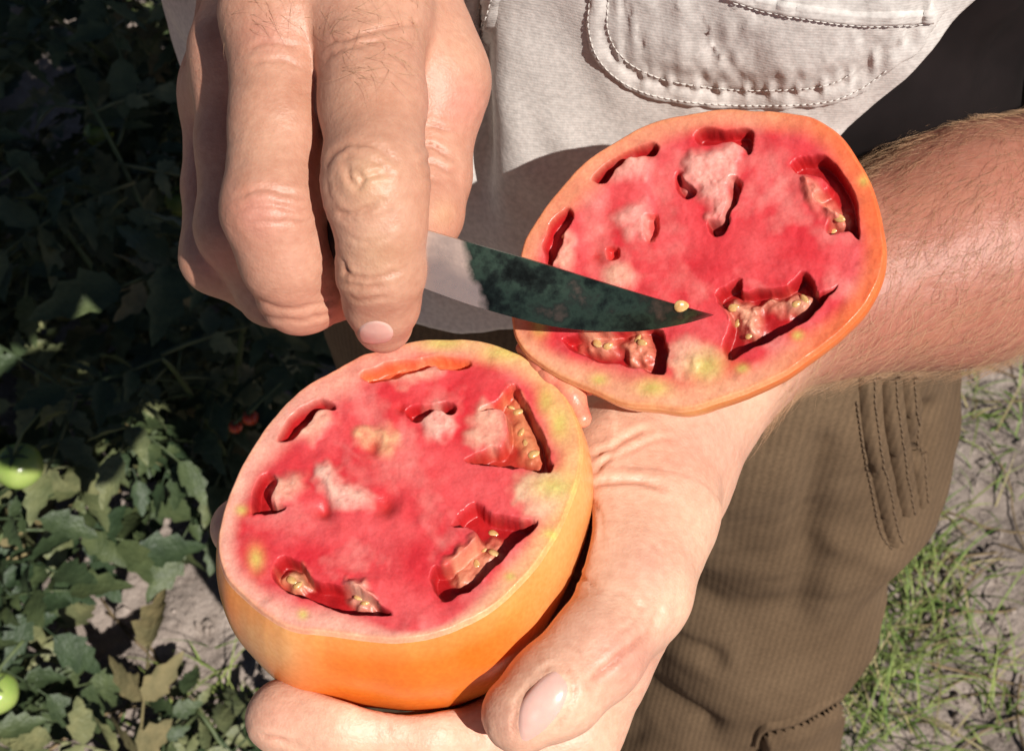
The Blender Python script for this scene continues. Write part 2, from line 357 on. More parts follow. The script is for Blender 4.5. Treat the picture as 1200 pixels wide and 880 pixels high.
# ------------------------------------------------------------------ tomato halves
def plane_pt(px, py, o, n): r = ray(px, py); return CAM + r * (((o - CAM) @ n) / (r @ n))
def tomato_half(label, outline, cpx, o, n, locules, clumps, pits, seeds, depth, wall, skin_fn, greens, a0, shear=(0, 0, 0), thin=0.0, wallf=None):
    root = thing('tomato_half', label, 'tomato')
    n = nrm(n); NA = 560; NR = 190
    ol = catmull(outline, NA); ol = ol + (np.stack([noise(np.stack([np.arange(NA) * .06, np.zeros(NA) + 3], -1)), noise(np.stack([np.arange(NA) * .06, np.zeros(NA) + 9], -1))], -1)) * 1.6
    c = np.array(cpx, float); rr = np.linspace(0, 1, NR) ** .8; rr[0] = .002
    Q = (c + rr[:, None, None] * (ol - c)[None]).reshape(-1, 2)
    # back-projection onto the cut plane
    rays = RT[None] * ((Q[:, :1] - 600) / FPX) + UP[None] * (-(Q[:, 1:] - 440) / FPX) + FW[None]
    t = ((o - CAM) @ n) / (rays @ n); V = CAM + rays * t[:, None]
    H = .0006 * fbm(Q, .035, 3) + .00010 * fbm(Q, .12, 2)                        # metres along the normal
    tg = np.roll(ol, -1, 0) - np.roll(ol, 1, 0); tg /= np.linalg.norm(tg, axis=1)[:, None]; nr = np.stack([tg[:, 1], -tg[:, 0]], -1); hd_ = np.abs(((ol - c) * nr).sum(1))
    dr = ((1 - rr)[:, None] * hd_[None]).ravel()                                 # pixels to the rim
    qw = Q + 2.0 * np.stack([noise(Q, .08), noise(Q + 50, .08)], -1) + .5 * np.stack([noise(Q, .3), noise(Q + 90, .3)], -1)             # wavy edges
    ang = np.arctan2(Q[:, 1] - c[1], Q[:, 0] - c[0]); rad = np.hypot(*(Q - c).T)
    fib = (fbm(np.stack([ang * 9, rad * .03], -1), 1, 3)) * sstep(30, 110, rad) * .7
    red = np.array([.62, .026, .038]); pink = np.array([.74, .105, .11]); pale = np.array([.82, .33, .23]); wallc = np.array([.84, .36, .23])
    col = red + (pink - red) * np.clip(.50 + .9 * fbm(Q, .018, 4) + .35 * fib, 0, 1)[:, None]
    hz = np.clip(1.0 * fbm(Q + 300, .022, 4) + .40 * fib - .05, 0, 1); col = col + (np.array([.80, .29, .25]) - col) * hz[:, None]
    wn = wall * (1 + .35 * noise(np.stack([np.cos(ang) * 2, np.sin(ang) * 2], -1)))
    wn = wn * (1 - thin * np.exp(-((ang - 1.45) / .55) ** 2)); wk = sstep(wn * 1.55, wn * .45, dr); wc = wallf(Q); wc = wc * (1 + .10 * fbm(Q, .06, 3))[:, None]; col = col + (wc - col) * (wk * .90)[:, None]
    edge = sstep(10, 1, dr); col = col + (wc * np.array([1, .85, .5]) - col) * (edge * .6)[:, None]
    wet = np.clip(.25 + .6 * noise(Q, .05), 0, .8)
    for pl, dep, dk in locules:
        s = spoly(qw, catmull(pl, 48)); k = sstep(1.5, -4.5, s)
        inner = .0010 * fbm(Q, .05, 2) + .0012 * sstep(0, -25, s)
        H = H * (1 - k) + k * (-dep * .95 + inner * .6)
        lc = np.array(dk); lc = lc * (1 + .25 * fbm(Q, .05, 2))[:, None]; kc = sstep(3.5, -2.5, s); col = col * (1 - kc[:, None]) + lc * kc[:, None]; wet = np.maximum(wet * (1 - k), k * .35)
        
    for pl, up, cc in clumps:
        s = spoly(Q + 5 * np.stack([noise(Q, .11), noise(Q + 70, .11)], -1), catmull(pl, 40)); k = sstep(11, -9, s) * np.clip(.9 + .35 * fbm(Q, .11, 3), 0, 1)
        H = H + k * (up * .75 + .0003 * fbm(Q, .08, 2)); col = col + (np.array(cc) * .96 - col) * (k * .82)[:, None]
    for x, y, r_, dep in pits:
        k = np.exp(-(((Q[:, 0] - x) ** 2 + (Q[:, 1] - y) ** 2) / r_ ** 2)); H = H - k * dep; col = col + (np.array([.50, .018, .016]) - col) * (k * .8)[:, None]
    for x, y, rx, ry in greens:
        k = np.exp(-((((Q[:, 0] - x) / rx) ** 2 + ((Q[:, 1] - y) / ry) ** 2))); col = col + (np.array([.60, .52, .12]) - col) * (k * .75)[:, None]
    H = H - .0016 * sstep(5, 0, dr) ** 2
    V = V + n * H[:, None]
    me = mesh_np('flesh', V, grid_faces(NR, NA, True)); setcol(me, col); setval(me, wet, 'wet')
    a = vnormals(me)
    if (a @ n).mean() < 0: me.flip_normals()
    obj('flesh', me, m_flesh, root)
    # skin: from the rim backwards
    rim = V[-NA:] ; ctr = rim.mean(0); NS = 60
    ph = np.linspace(a0, math.pi / 2, NS); S = []
    for p in ph:
        dp = (math.sin(p) - math.sin(a0)) / (1 - math.sin(a0)); S.append(ctr + (rim - ctr) * (max(math.cos(p), 0) ** .9 / math.cos(a0) ** .9) + (np.array(shear) - n) * depth * dp)
    ph = np.linspace(0, math.pi / 2, NS)
    SV = np.array(S); SV[0] += n * .0
    lob = 1 + .018 * np.cos(5 * np.arange(NA) / NA * 2 * math.pi + 1)[None] * np.sin(ph)[:, None]
    SV = ctr + (SV - ctr) * np.where(np.arange(NS)[:, None, None] > 0, lob[..., None], 1); SV = SV.reshape(-1, 3)
    sp, _ = proj(SV); sc = skin_fn(SV, sp, np.repeat(np.arange(NS) / NS, NA))
    me = mesh_np('skin', SV, grid_faces(NS, NA, True)); setcol(me, sc)
    if (vnormals(me) * (SV - ctr)).sum(1).mean() < 0: me.flip_normals()
    obj('skin', me, m_tskin, root)
    # seeds
    sm = seed_mesh()
    for i, (x, y, a_, sz) in enumerate(seeds):
        k = np.argmin((Q[:, 0] - x) ** 2 + (Q[:, 1] - y) ** 2); s_ = obj('seed', sm, m_seed, root)
        s_.location = V[k] - n * .0001; q = Vector(n).to_track_quat('Z', 'Y'); s_.rotation_mode = 'QUATERNION'
        from mathutils import Quaternion
        s_.rotation_quaternion = q @ Quaternion((0, 0, 1), R(a_)) @ Quaternion((1, 0, 0), R(random.uniform(-35, 35))); s_.scale = (sz * .82, sz * .82, sz * .8)
    return root, V, Q, n, NA
_seed = None
def seed_mesh():
    global _seed
    if _seed is None:
        nu, nv = 8, 12; V = []
        for i in range(nu):
            a = math.pi * i / (nu - 1)
            for j in range(nv):
                b_ = 2 * math.pi * j / nv; x = math.cos(a); r_ = math.sin(a) * (1 - .25 * x)
                V.append((.0021 * x, .0014 * r_ * math.cos(b_), .0008 * r_ * math.sin(b_)))
        _seed = mesh_np('seed', np.array(V), grid_faces(nu, nv, True))
    return _seed
def cr(pts, ox, oy, s): return [(ox + a * s, oy + b * s) for a, b in pts]
k2 = lambda *p: cr(p, 240, 380, .534)
k3 = lambda *p: cr(p, 580, 110, .4317)

DR = (.40, .010, .012); DR2 = (.46, .03, .018); OR = (.78, .13, .045); PL = (.83, .48, .34); WH = (.86, .56, .44); YW = (.82, .50, .26)
o_low = P(465, 575, .37); n_low = nrm([-.10, -.10, .98])
out_low = [(664, 462), (640, 432), (600, 408), (555, 396), (505, 394), (455, 404), (405, 424), (355, 452), (315, 492), (285, 538), (263, 588), (254, 635),
           (262, 672), (290, 706), (330, 732), (385, 744), (440, 750), (500, 746), (552, 728), (598, 694), (636, 652), (664, 602), (680, 552), (680, 505)]
def skin_low(SV, sp, t):
    a = np.array([.80, .19, .022]); b = np.array([.84, .40, .14]); pale = np.array([.80, .48, .22])
    k = np.clip(sstep(560, 700, sp[:, 0]) * .9 + .3 * fbm(SV, 30, 3), 0, 1); c = a + (b - a) * k[:, None]
    k = np.clip(np.exp(-(((sp[:, 0] - 325) / 40) ** 2 + ((sp[:, 1] - 745) / 45) ** 2)) + .6 * sstep(430, 250, sp[:, 0]) * np.clip(.3 + fbm(SV, 45, 3), 0, 1), 0, 1); c = c + (pale - c) * (k * .8)[:, None]
    k = sstep(.10, .0, t); c = c + (np.array([.82, .34, .10]) - c) * (k * .6)[:, None]; return c
def mix3(a, b, k): return np.array(a) + (np.array(b) - np.array(a)) * k[:, None]
def wall_low(Q):
    c = mix3([.82, .42, .32], [.82, .44, .20], sstep(480, 660, Q[:, 0])); c = c + (np.array([.78, .24, .16]) - c) * (sstep(480, 400, Q[:, 1]) * sstep(560, 440, Q[:, 0]) * .7)[:, None]; return c
def wall_up(Q):
    c = mix3([.74, .30, .17], [.78, .17, .06], sstep(860, 1000, Q[:, 0])); return c + (np.array([.78, .38, .22]) - c) * (sstep(360, 430, Q[:, 1]) * sstep(960, 860, Q[:, 0]))[:, None]
tl, VL, QL, nL, NAL = tomato_half('lower cut tomato half with orange skin, lying cut face up in the open palm', out_low, (470, 580), o_low, n_low,
    locules=[(k2((345, 108), (400, 86), (500, 72), (575, 74), (580, 90), (520, 100), (500, 92), (450, 112), (370, 124)), .0045, OR),
             (k2((160, 250), (190, 205), (250, 162), (288, 182), (250, 192), (225, 222), (200, 245)), .0055, DR),
             (k2((105, 410), (110, 345), (135, 330), (157, 342), (143, 390), (178, 402), (120, 415)), .0055, DR),
             (k2((440, 187), (480, 175), (542, 174), (546, 196), (500, 192), (462, 217)), .0050, DR),
             (k2((605, 190), (640, 165), (680, 133), (702, 165), (724, 205), (762, 320), (680, 312), (600, 306), (572, 292), (630, 272), (655, 262), (668, 225), (645, 185)), .0062, DR2),
             (k2((540, 438), (590, 393), (640, 420), (727, 435), (690, 474), (640, 528), (590, 572), (530, 606), (500, 572), (503, 530), (540, 525), (600, 470), (585, 445)), .0065, DR),
             (k2((150, 545), (175, 505), (215, 528), (240, 560), (300, 575), (350, 590), (408, 636), (330, 636), (240, 607), (180, 582)), .0058, DR)],
    clumps=[(k2((245, 315), (285, 320), (300, 350), (362, 372), (350, 400), (300, 402), (268, 378)), .0014, WH),
            (k2((330, 245), (375, 225), (425, 245), (420, 272), (370, 280)), .0009, YW),
            (k2((480, 198), (510, 185), (545, 215), (520, 245), (490, 235)), .0012, WH),
            (k2((215, 215), (262, 185), (280, 215), (240, 250), (205, 248)), .0014, PL),
            (k2((150, 345), (205, 330), (215, 350), (180, 385), (150, 390)), .0012, PL),
            (k2((605, 180), (650, 195), (655, 250), (610, 270), (580, 240)), .0008, PL),
            (k2((545, 520), (600, 470), (640, 470), (625, 520), (575, 556), (545, 555)), .0030, (.80, .34, .20)),
            (k2((690, 340), (770, 330), (790, 380), (740, 420), (690, 400)), .0003, (.80, .55, .36)),
            (k2((310, 575), (345, 570), (365, 605), (335, 612)), .0040, PL),
            (k2((170, 535), (200, 530), (215, 560), (185, 565)), .0035, YW),
            (k2((400, 112), (440, 100), (500, 92), (520, 104), (440, 130)), .0006, PL),
            (k2((655, 160), (690, 160), (725, 240), (735, 285), (700, 280), (680, 225)), .0020, (.70, .28, .13))],
    pits=[(452, 592, 13, .0018), (380, 598, 10, .002), (470, 478, 7, .001), (438, 523, 10, .0012)],
    seeds=[(606, 472, 60, 1), (609, 497, 110, .9), (624, 523, 70, 1.05), (598, 468, 20, .7), (614, 510, 150, .7),
           (575, 613, 20, .9), (577, 641, 10, 1), (556, 652, 150, .8), (566, 634, 80, .7),
           (339, 673, 10, 1), (426, 700, 60, .9), (418, 695, 20, .85), (346, 679, 80, .8)],
    depth=.064, wall=27, skin_fn=skin_low, a0=-.34, shear=(-.06, -.20, 0), thin=.72, wallf=wall_low,
    greens=[(283, 598, 7, 6), (650, 570, 26, 16), (645, 625, 8, 6), (598, 675, 6, 5), (355, 720, 6, 6), (655, 497, 12, 22), (520, 402, 30, 9), (590, 412, 28, 12), (300, 655, 9, 14), (640, 470, 10, 16)])

H_up = P(650, 445, .392)
n_up = np.cross(P(1015, 215, .374) - P(640, 430, .388), P(880, 445, .360) - P(745, 150, .394)); n_up = nrm(n_up)
if n_up @ FW > 0: n_up = -n_up
o_up = P(815, 300, .379)
out_up = [(598, 372), (601, 322), (612, 285), (634, 244), (668, 204), (712, 168), (765, 142), (822, 129), (880, 126), (932, 130), (970, 146), (1003, 180), (1026, 226),
          (1037, 278), (1033, 320), (1012, 362), (975, 400), (925, 434), (872, 460), (820, 477), (772, 480), (722, 470), (676, 452), (632, 430), (606, 404)]
def skin_up(SV, sp, t):
    a = np.array([.80, .17, .03]); b = np.array([.82, .36, .11])
    k = np.clip(sstep(960, 760, sp[:, 0]) + .3 * fbm(SV, 40, 3), 0, 1); c = a + (b - a) * k[:, None]; return c
tu, VU, QU, nU, NAU = tomato_half('upper cut tomato half hinged open, red face propped against the forearm behind the knife', out_up, (815, 300), o_up, n_up,
    locules=[(k3((265, 222), (330, 172), (430, 133), (432, 165), (395, 168), (330, 202), (300, 240)), .0055, DR),
             (k3((550, 100), (610, 98), (680, 95), (702, 110), (690, 162), (668, 138), (640, 128), (560, 137)), .0055, DR),
             (k3((495, 215), (520, 235), (545, 265), (520, 285), (492, 255)), .0040, DR),
             (k3((640, 228), (670, 240), (652, 300), (622, 370), (596, 388), (580, 350), (610, 345), (632, 310)), .0055, DR),
             (k3((808, 185), (880, 163), (930, 200), (975, 280), (990, 392), (958, 370), (900, 376), (905, 345), (935, 330), (880, 300), (868, 280), (908, 250), (868, 218), (820, 215)), .0060, DR),
             (k3((598, 545), (662, 505), (668, 535), (720, 530), (790, 525), (832, 483), (862, 505), (880, 545), (928, 524), (835, 620), (690, 692), (638, 722), (618, 680), (640, 610)), .0062, DR),
             (k3((180, 672), (250, 652), (320, 640), (450, 640), (462, 757), (400, 748), (330, 732), (250, 712)), .0062, DR),
             (k3((130, 432), (150, 352), (195, 310), (212, 332), (192, 382), (176, 430), (148, 472)), .0050, DR),
             (k3((405, 330), (440, 330), (445, 380), (420, 400), (405, 370)), .0030, (.64, .04, .035)),
             (k3((300, 415), (330, 415), (332, 445), (305, 452)), .0030, (.64, .04, .035))],
    clumps=[(k3((518, 235), (540, 170), (600, 160), (660, 138), (655, 190), (635, 240), (632, 310), (596, 345), (568, 275)), .0020, (.84, .44, .36)),
            (k3((310, 215), (360, 185), (412, 168), (408, 215), (345, 235)), .0016, (.83, .40, .33)),
            (k3((330, 330), (405, 300), (410, 395), (360, 380)), .0012, (.83, .38, .32)),
            (k3((165, 455), (195, 385), (210, 400), (195, 470)), .0010, PL),
            (k3((300, 475), (350, 460), (370, 510), (310, 520)), .0010, PL),
            (k3((625, 560), (660, 555), (700, 565), (790, 545), (840, 535), (855, 555), (820, 580), (720, 560), (705, 640), (670, 640), (655, 600)), .0040, (.83, .44, .28)),
            (k3((240, 650), (310, 650), (310, 688), (250, 690)), .0038, (.78, .36, .22)),
            (k3((350, 650), (410, 650), (412, 720), (355, 720)), .0040, (.78, .30, .18)),
            (k3((500, 690), (600, 690), (600, 760), (490, 750)), .0004, (.82, .46, .28)),
            (k3((840, 240), (885, 265), (960, 335), (930, 350), (870, 300)), .0030, (.80, .30, .20)),
            (k3((470, 700), (540, 660), (560, 720), (520, 760)), .0002, (.82, .42, .30))],
    pits=[(760, 180, 8, .001), (700, 300, 9, .001)],
    seeds=[(858, 357, 40, 1), (861, 371, 100, .9), (940, 346, 150, 1.05), (931, 352, 60, .8), (984, 256, 10, 1.05), (975, 262, 40, .8), (697, 398, 0, 1), (710, 402, 60, .9), (744, 392, 90, .9), (750, 398, 20, .9), (876, 387, 70, .8), (660, 272, 70, .8)],
    depth=.028, wall=26, skin_fn=skin_up, a0=-.06, wallf=wall_up,
    greens=[(702, 445, 10, 7), (870, 432, 8, 6), (935, 393, 7, 6), (1012, 212, 6, 7), (828, 430, 22, 16), (765, 455, 18, 10), (632, 380, 10, 16)])

# the flap of flesh that still joins the two halves, and the wet lip beside it
def blob(name, pts, k, h, mat, parent, colfn, wetv=.6):
    lo = np.min([p[0] - p[1] for p in pts], 0) - .006; hi = np.max([p[0] + p[1] for p in pts], 0) + .006
    f = Field(lo, hi, h); f.chain(pts, k); V, F = f.nets(); me = mesh_np(name, V, F); setcol(me, colfn(V)); setval(me, np.full(len(V), wetv), 'wet'); return obj(name, me, mat, parent)
def hingecol(V):
    q, _ = proj(V); a = np.array([.80, .36, .20]); b = np.array([.78, .20, .14]); return a + (b - a) * np.clip(.5 + fbm(V, 160, 3), 0, 1)[:, None]
blob('hinge_flap', [(P(628, 428, .391), .0022), (P(648, 440, .3885), .0034), (P(668, 462, .3865), .0040), (P(682, 490, .3835), .0028)], .003, .0006, m_flesh, tl, hingecol)
blob('hinge_flap', [(P(612, 408, .394), .0020), (P(640, 425, .3905), .0040), (P(664, 444, .3885), .0036), (P(690, 456, .388), .0020)], .003, .0006, m_flesh, tl, hingecol)

# ------------------------------------------------------------------ knife
kn = thing('paring_knife', 'small kitchen knife with a stained pointed steel blade, reflections painted in, held in the fist', 'knife')
sp_ = catmull([(470, 262), (495, 268), (560, 287), (640, 310), (720, 335), (790, 356), (836, 369)], 60, False)
ed_ = catmull([(470, 326), (495, 337), (560, 360), (640, 381), (700, 388), (750, 388), (800, 380), (836, 369.6)], 60, False)
dep = lambda x, e: .3525 + .0115 * (x - 490) / 345 + (.0045 if e else 0)
nw = 9; VB = []; AL = []
bn = nrm(np.cross(P(836, 369, dep(836, 0)) - P(495, 300, dep(495, 0)), P(560, 360, dep(560, 1)) - P(560, 287, dep(560, 0))))
if bn @ FW > 0: bn = -bn
for s in (1, -1):
    for i in range(60):
        for j in range(nw):
            t = j / (nw - 1); p = P(*sp_[i], dep(sp_[i][0], 0)) * (1 - t) + P(*ed_[i], dep(ed_[i][0], 1)) * t
            th = .0009 * (1 if t < .55 else (1 - t) / .45) * (1 - .7 * (i / 59) ** 3) + .00004
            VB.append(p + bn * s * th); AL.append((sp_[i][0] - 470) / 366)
F1 = grid_faces(60, nw); F2 = F1[:, ::-1] + 60 * nw
rimi = [i * nw for i in range(60)] + [59 * nw + j for j in range(1, nw)] + [i * nw + nw - 1 for i in range(58, -1, -1)] + [j for j in range(nw - 2, 0, -1)]
RF = [(rimi[k], rimi[k - 1], rimi[k - 1] + 60 * nw, rimi[k] + 60 * nw) for k in range(len(rimi))]
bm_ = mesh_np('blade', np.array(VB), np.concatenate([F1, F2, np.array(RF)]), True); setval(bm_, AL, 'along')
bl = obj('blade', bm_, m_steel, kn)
md = bl.modifiers.new('edges', 'EDGE_SPLIT'); md.split_angle = R(40)
hb = MB(); hp = [P(x, y, d) for x, y, d in ((492, 300, .3590), (470, 294, .3595), (420, 280, .366), (385, 270, .372), (350, 262, .384), (340, 260, .386))]
hb.tube(hp, [.0050, .0075, .0085, .0090, .0085, .004], 20); obj('handle', hb.mesh('handle'), m_wood, kn)
for x, y in ((440, 285),):
    rv = MB(); c_ = P(x, y, .349 + (440 - x) * 6e-5); rv.tube([c_ + FW * .004, c_, c_ - FW * .0006], [.0022, .0022, .0012], 12); obj('rivet', rv.mesh('rivet'), m_steel, kn)
sd = obj('tomato_seed', seed_mesh(), m_seed); sd.location = P(797, 357, .3640) + bn * .0019; sd.rotation_euler = Vector(bn).to_track_quat('Z', 'Y').to_euler(); sd.scale = (1.0, 1.2, 1.0)
tag(sd, 'single pale tomato seed stuck on the knife blade near its tip', 'seed')

# ------------------------------------------------------------------ person
man = thing('person', 'person in a beige shirt and brown trousers, holding a knife and a cut tomato', 'person')
def pt(a): return P(*a[:3])
# --- left hand and forearm (palm up under the tomato)
LW = P(836, 378, .450); EL = LW + .26 * nrm([.921, .387, -.03])
f = Field([-.12, .10, 1.01], [.215, .43, 1.20], .00095)
f.cone(EL, LW + nrm(EL - LW) * .10, .046, .0385, .02); f.cone(LW + nrm(EL - LW) * .10, LW, .0385, .0275, .02)
mcps = [(655, 858, .392), (600, 800, .412), (600, 745, .430), (615, 690, .445)]
palm0 = [P(770, 560, .432), P(760, 530, .445), P(765, 505, .455), P(780, 490, .465)]
for a, b_, r1, r2 in zip(palm0, mcps, (.020, .019, .018, .017), (.0150, .0150, .0145, .0135)): f.cone(a, P(*b_), r1, r2, .014)
for a in palm0: f.cone(LW, a, .0262, .020, .016)
f.cone(P(735, 525, .425), P(768, 505, .426), .022, .0190, .014)
f.cone(P(770, 508, .426), P(764, 600, .406), .0160, .0168, .012)                     # thenar
f.cone(P(735, 560, .415), P(735, 660, .392), .019, .0165, .012); f.cone(P(716, 540, .408), P(700, 660, .384), .0135, .0125, .010)
f.cone(P(764, 600, .406), P(738, 690, .383), .0168, .0152, .010)
f.cone(P(726, 712, .392), P(668, 836, .396), .0130, .0145, .010)                     # first web
f.cone(P(744, 690, .394), P(708, 775, .390), .0112, .0125, .006)
def add_fingers(palm, fingers, kp, kf):
    out = Field.__new__(Field); out.lo, out.h, out.n = palm.lo, palm.h, palm.n; out.f = palm.f.copy()
    for p in fingers:
        pts = [(P(*q[:3]), q[3]) for q in p]; c = np.array([q[0] for q in pts])
        g, sl_ = palm.sub(c.min(0) - .03, c.max(0) + .03); g.chain(pts, .004); g.smin((slice(None),) * 3, palm.f[sl_], kp); out.smin(sl_, g.f, kf)
    return out
fs = [[(742, 690, .381, .0152), (694, 762, .363, .0137), (650, 808, .3555, .0128), (612, 836, .352, .0108)],
      [(655, 858, .392, .0146), (505, 858, .376, .0126), (400, 846, .372, .0119), (333, 839, .372, .0108)],
      [(600, 800, .412, .0148), (480, 775, .405, .0125), (390, 735, .402, .0115), (335, 705, .404, .0102)],
      [(600, 745, .430, .0140), (470, 702, .428, .0120), (360, 650, .420, .0110), (286, 620, .410, .0098)],
      [(615, 690, .445, .0130), (500, 640, .448, .0105), (420, 612, .444, .0098), (370, 595, .440, .0088)]]
f = add_fingers(f, fs, .009, .0018)
# flesh gives way where the tomato presses on it
rimL = VL[-NAL:]; cL = rimL.mean(0); e1 = nrm(np.cross(nL, [0, 1, 0])); e2 = np.cross(nL, e1)
ra = np.abs((rimL - cL) @ e1).max(); rb = np.abs((rimL - cL) @ e2).max()
SHL_ = (-.06, -.20, 0)
def ell(X, Y, Z):
    q = [X - cL[0], Y - cL[1], Z - cL[2]]; dt = lambda e: q[0] * e[0] + q[1] * e[1] + q[2] * e[2]
    c = dt(nL); q = [q[i] + c * SHL_[i] for i in range(3)]; a, b_ = dt(e1), dt(e2); cc = c + .0185; c2 = np.where(cc < 0, cc / .0435, cc / .047); k = np.sqrt((a / (ra * 1.03)) ** 2 + (b_ / (rb * 1.03)) ** 2 + c2 ** 2)
    return (k - 1) * .045
f.carve(ell, .003, cL, .08)
rimU = VU[-NAU:]; cU = rimU.mean(0); u1 = nrm(P(1015, 215, .374) - P(640, 430, .388)); u2 = np.cross(nU, u1)
ua = np.abs((rimU - cU) @ u1).max(); ub = np.abs((rimU - cU) @ u2).max()
def ellu(X, Y, Z):
    q = [X - cU[0], Y - cU[1], Z - cU[2]]; dt = lambda e: q[0] * e[0] + q[1] * e[1] + q[2] * e[2]
    a, b_, c = dt(u1), dt(u2), dt(nU); c2 = np.where(c < 0, c / .0275, c / .10); k = np.sqrt((a / ua) ** 2 + (b_ / ub) ** 2 + c2 ** 2)
    return (k - 1) * .04
f.carve(ellu, .003, cU, .09)
LV, LF = f.nets()
# --- right hand and forearm (closed round the knife)
WR = P(352, -118, .425); ER = np.array([-.262, .555, 1.136])
f = Field([-.20, .20, 1.10], [.02, .47, 1.29], .00085)
f.cone(ER, WR, .046, .0295, .015, )
mr_ = [(430, 5, .373, .0166), (330, 18, .376, .0165), (286, 60, .408, .0155), (262, 105, .436, .0135)]
cp = [(412, -105, .425, .020), (380, -110, .424, .020), (345, -105, .436, .020), (315, -95, .448, .018)]
for a, b_ in zip(cp, mr_): f.cone(P(*a[:3]), P(*b_[:3]), a[3], b_[3], .010); f.cone(WR, P(*a[:3]), .026, a[3], .014)
f.cone(P(418, 60, .400), P(285, 110, .425), .018, .016, .012)                         # palm mass under the knuckles
f.cone(P(430, -60, .418), P(503, 100, .394), .021, .0170, .010)                       # thumb metacarpal
f.cone(P(455, 10, .400), P(485, 80, .396), .018, .016, .010)
fs = [[(430, 5, .373, .0164), (436, 120, .357, .0138), (440, 200, .347, .0126), (441, 222, .346, .0127), (447, 268, .348, .0112), (447, 318, .3535, .0113), (447, 352, .362, .0098), (449, 380, .371, .0082)],
      [(330, 18, .376, .0160), (325, 140, .366, .0128), (319, 246, .360, .0132), (335, 300, .366, .0122), (353, 340, .378, .0119), (412, 330, .400, .0105)],
      [(286, 60, .408, .0150), (280, 170, .410, .0128), (281, 266, .410, .0130), (322, 336, .420, .0118), (380, 325, .433, .0102)],
      [(262, 105, .436, .0130), (256, 220, .432, .0116), (256, 300, .424, .0118), (312, 335, .434, .0105), (365, 315, .444, .0090)],
      [(503, 100, .394, .0170), (499, 150, .391, .0140), (497, 205, .388, .0133), (490, 250, .382, .0124), (480, 292, .374, .0104)]]
RV, RF2 = add_fingers(f, fs, .0065, .0012).nets()
# --- rest of the body, coarser, hidden by the clothes
BC = np.array([.045, .49]); LAT = np.array([math.cos(YAW), -math.sin(YAW), 0]); FRO = np.array([-math.sin(YAW), -math.cos(YAW), 0])
def B(l, fr, z): return np.array([BC[0], BC[1], 0]) + LAT * l + FRO * fr + np.array([0, 0, z])
SHL = B(.195, -.02, 1.43); SHR = B(-.195, -.02, 1.43)
f = Field([-.36, .2, .0], [.42, .85, 1.83], .008)
f.cone(B(0, -.01, .95), B(0, -.02, 1.15), .09, .085, .03); f.cone(B(0, -.02, 1.15), B(0, -.02, 1.36), .085, .08, .03)
f.cone(B(-.07, -.02, 1.05), B(-.10, -.02, 1.36), .065, .07, .03); f.cone(B(.07, -.02, 1.05), B(.10, -.02, 1.36), .065, .07, .03)
f.cone(B(-.15, -.02, 1.42), B(.15, -.02, 1.42), .06, .06, .05); f.cone(B(0, -.01, 1.43), B(0, .02, 1.57), .062, .058, .04)
f.cone(SHL, EL, .056, .046, .03); f.cone(SHR, ER, .056, .046, .03); f.cone(EL, EL + (LW - EL) * .55, .048, .036, .02); f.cone(ER, ER + (WR - ER) * .5, .044, .03, .02)
A_ = P(905, 480, .812); B_ = P(822, 880, 1.02); AK = np.array([.135, .43, .10]); r_h = np.array([-.010, .56, .84]); r_k = np.array([-.045, .54, .49]); RK = np.array([-.05, .53, .10])
f.cone(B(.08, -.01, .95), A_, .075, .070, .03); f.cone(A_, B_, .070, .052, .02); f.cone(B_, AK, .052, .036, .02)
f.cone(B(-.07, -.01, .95), r_h, .075, .068, .03); f.cone(r_h, r_k, .068, .052, .02); f.cone(r_k, RK, .052, .036, .02)
f.cone(B(0, .02, 1.66), B(0, .03, 1.71), .072, .082, .04); f.cone(B(0, .055, 1.60), B(0, .06, 1.63), .042, .055, .03)          # skull, jaw
f.cone(B(0, .115, 1.665), B(0, .130, 1.640), .010, .015, .012); f.cone(B(-.078, .02, 1.66), B(-.082, .015, 1.68), .014, .017, .01); f.cone(B(.078, .02, 1.66), B(.082, .015, 1.68), .014, .017, .01)
f.cone(B(-.022, .112, 1.605), B(.022, .112, 1.605), .010, .010, .008)
BV, BF = f.nets()
V = np.concatenate([LV, RV, BV]); F = np.concatenate([LF, RF2 + len(LV), BF + len(LV) + len(RV)])
me = mesh_np('body', V, F); N = vnormals(me); q, dd = proj(V)
face = ((V - CAM) * N).sum(1) < 0
isL = np.arange(len(V)) < len(LV); isR = (~isL) & (np.arange(len(V)) < len(LV) + len(RV))
def crease(mask, poly, width, depth_, V):
    m = np.where(mask & face)[0]; pl = catmull(poly, max(8, len(poly) * 6), False); lo = pl.min(0) - 20; hi = pl.max(0) + 20
    m = m[((q[m] > lo) & (q[m] < hi)).all(1)]
    if not len(m): return
    jit = 1.5 * np.stack([noise(q[m], .12), noise(q[m] + 40, .12)], -1)
    d = polydist(q[m] + jit, pl, False)[0]
    end = np.minimum(np.hypot(*(q[m] - pl[0]).T), np.hypot(*(q[m] - pl[-1]).T)); tp = sstep(0, 12, end)
    V[m] += N[m] * (-depth_ * np.exp(-(d / width) ** 2) * tp + .35 * depth_ * np.exp(-((d - 2.6 * width) / (1.8 * width)) ** 2) * tp)[:, None]
k4 = lambda *p: cr(p, 340, 100, .3523)
V0 = V.copy()
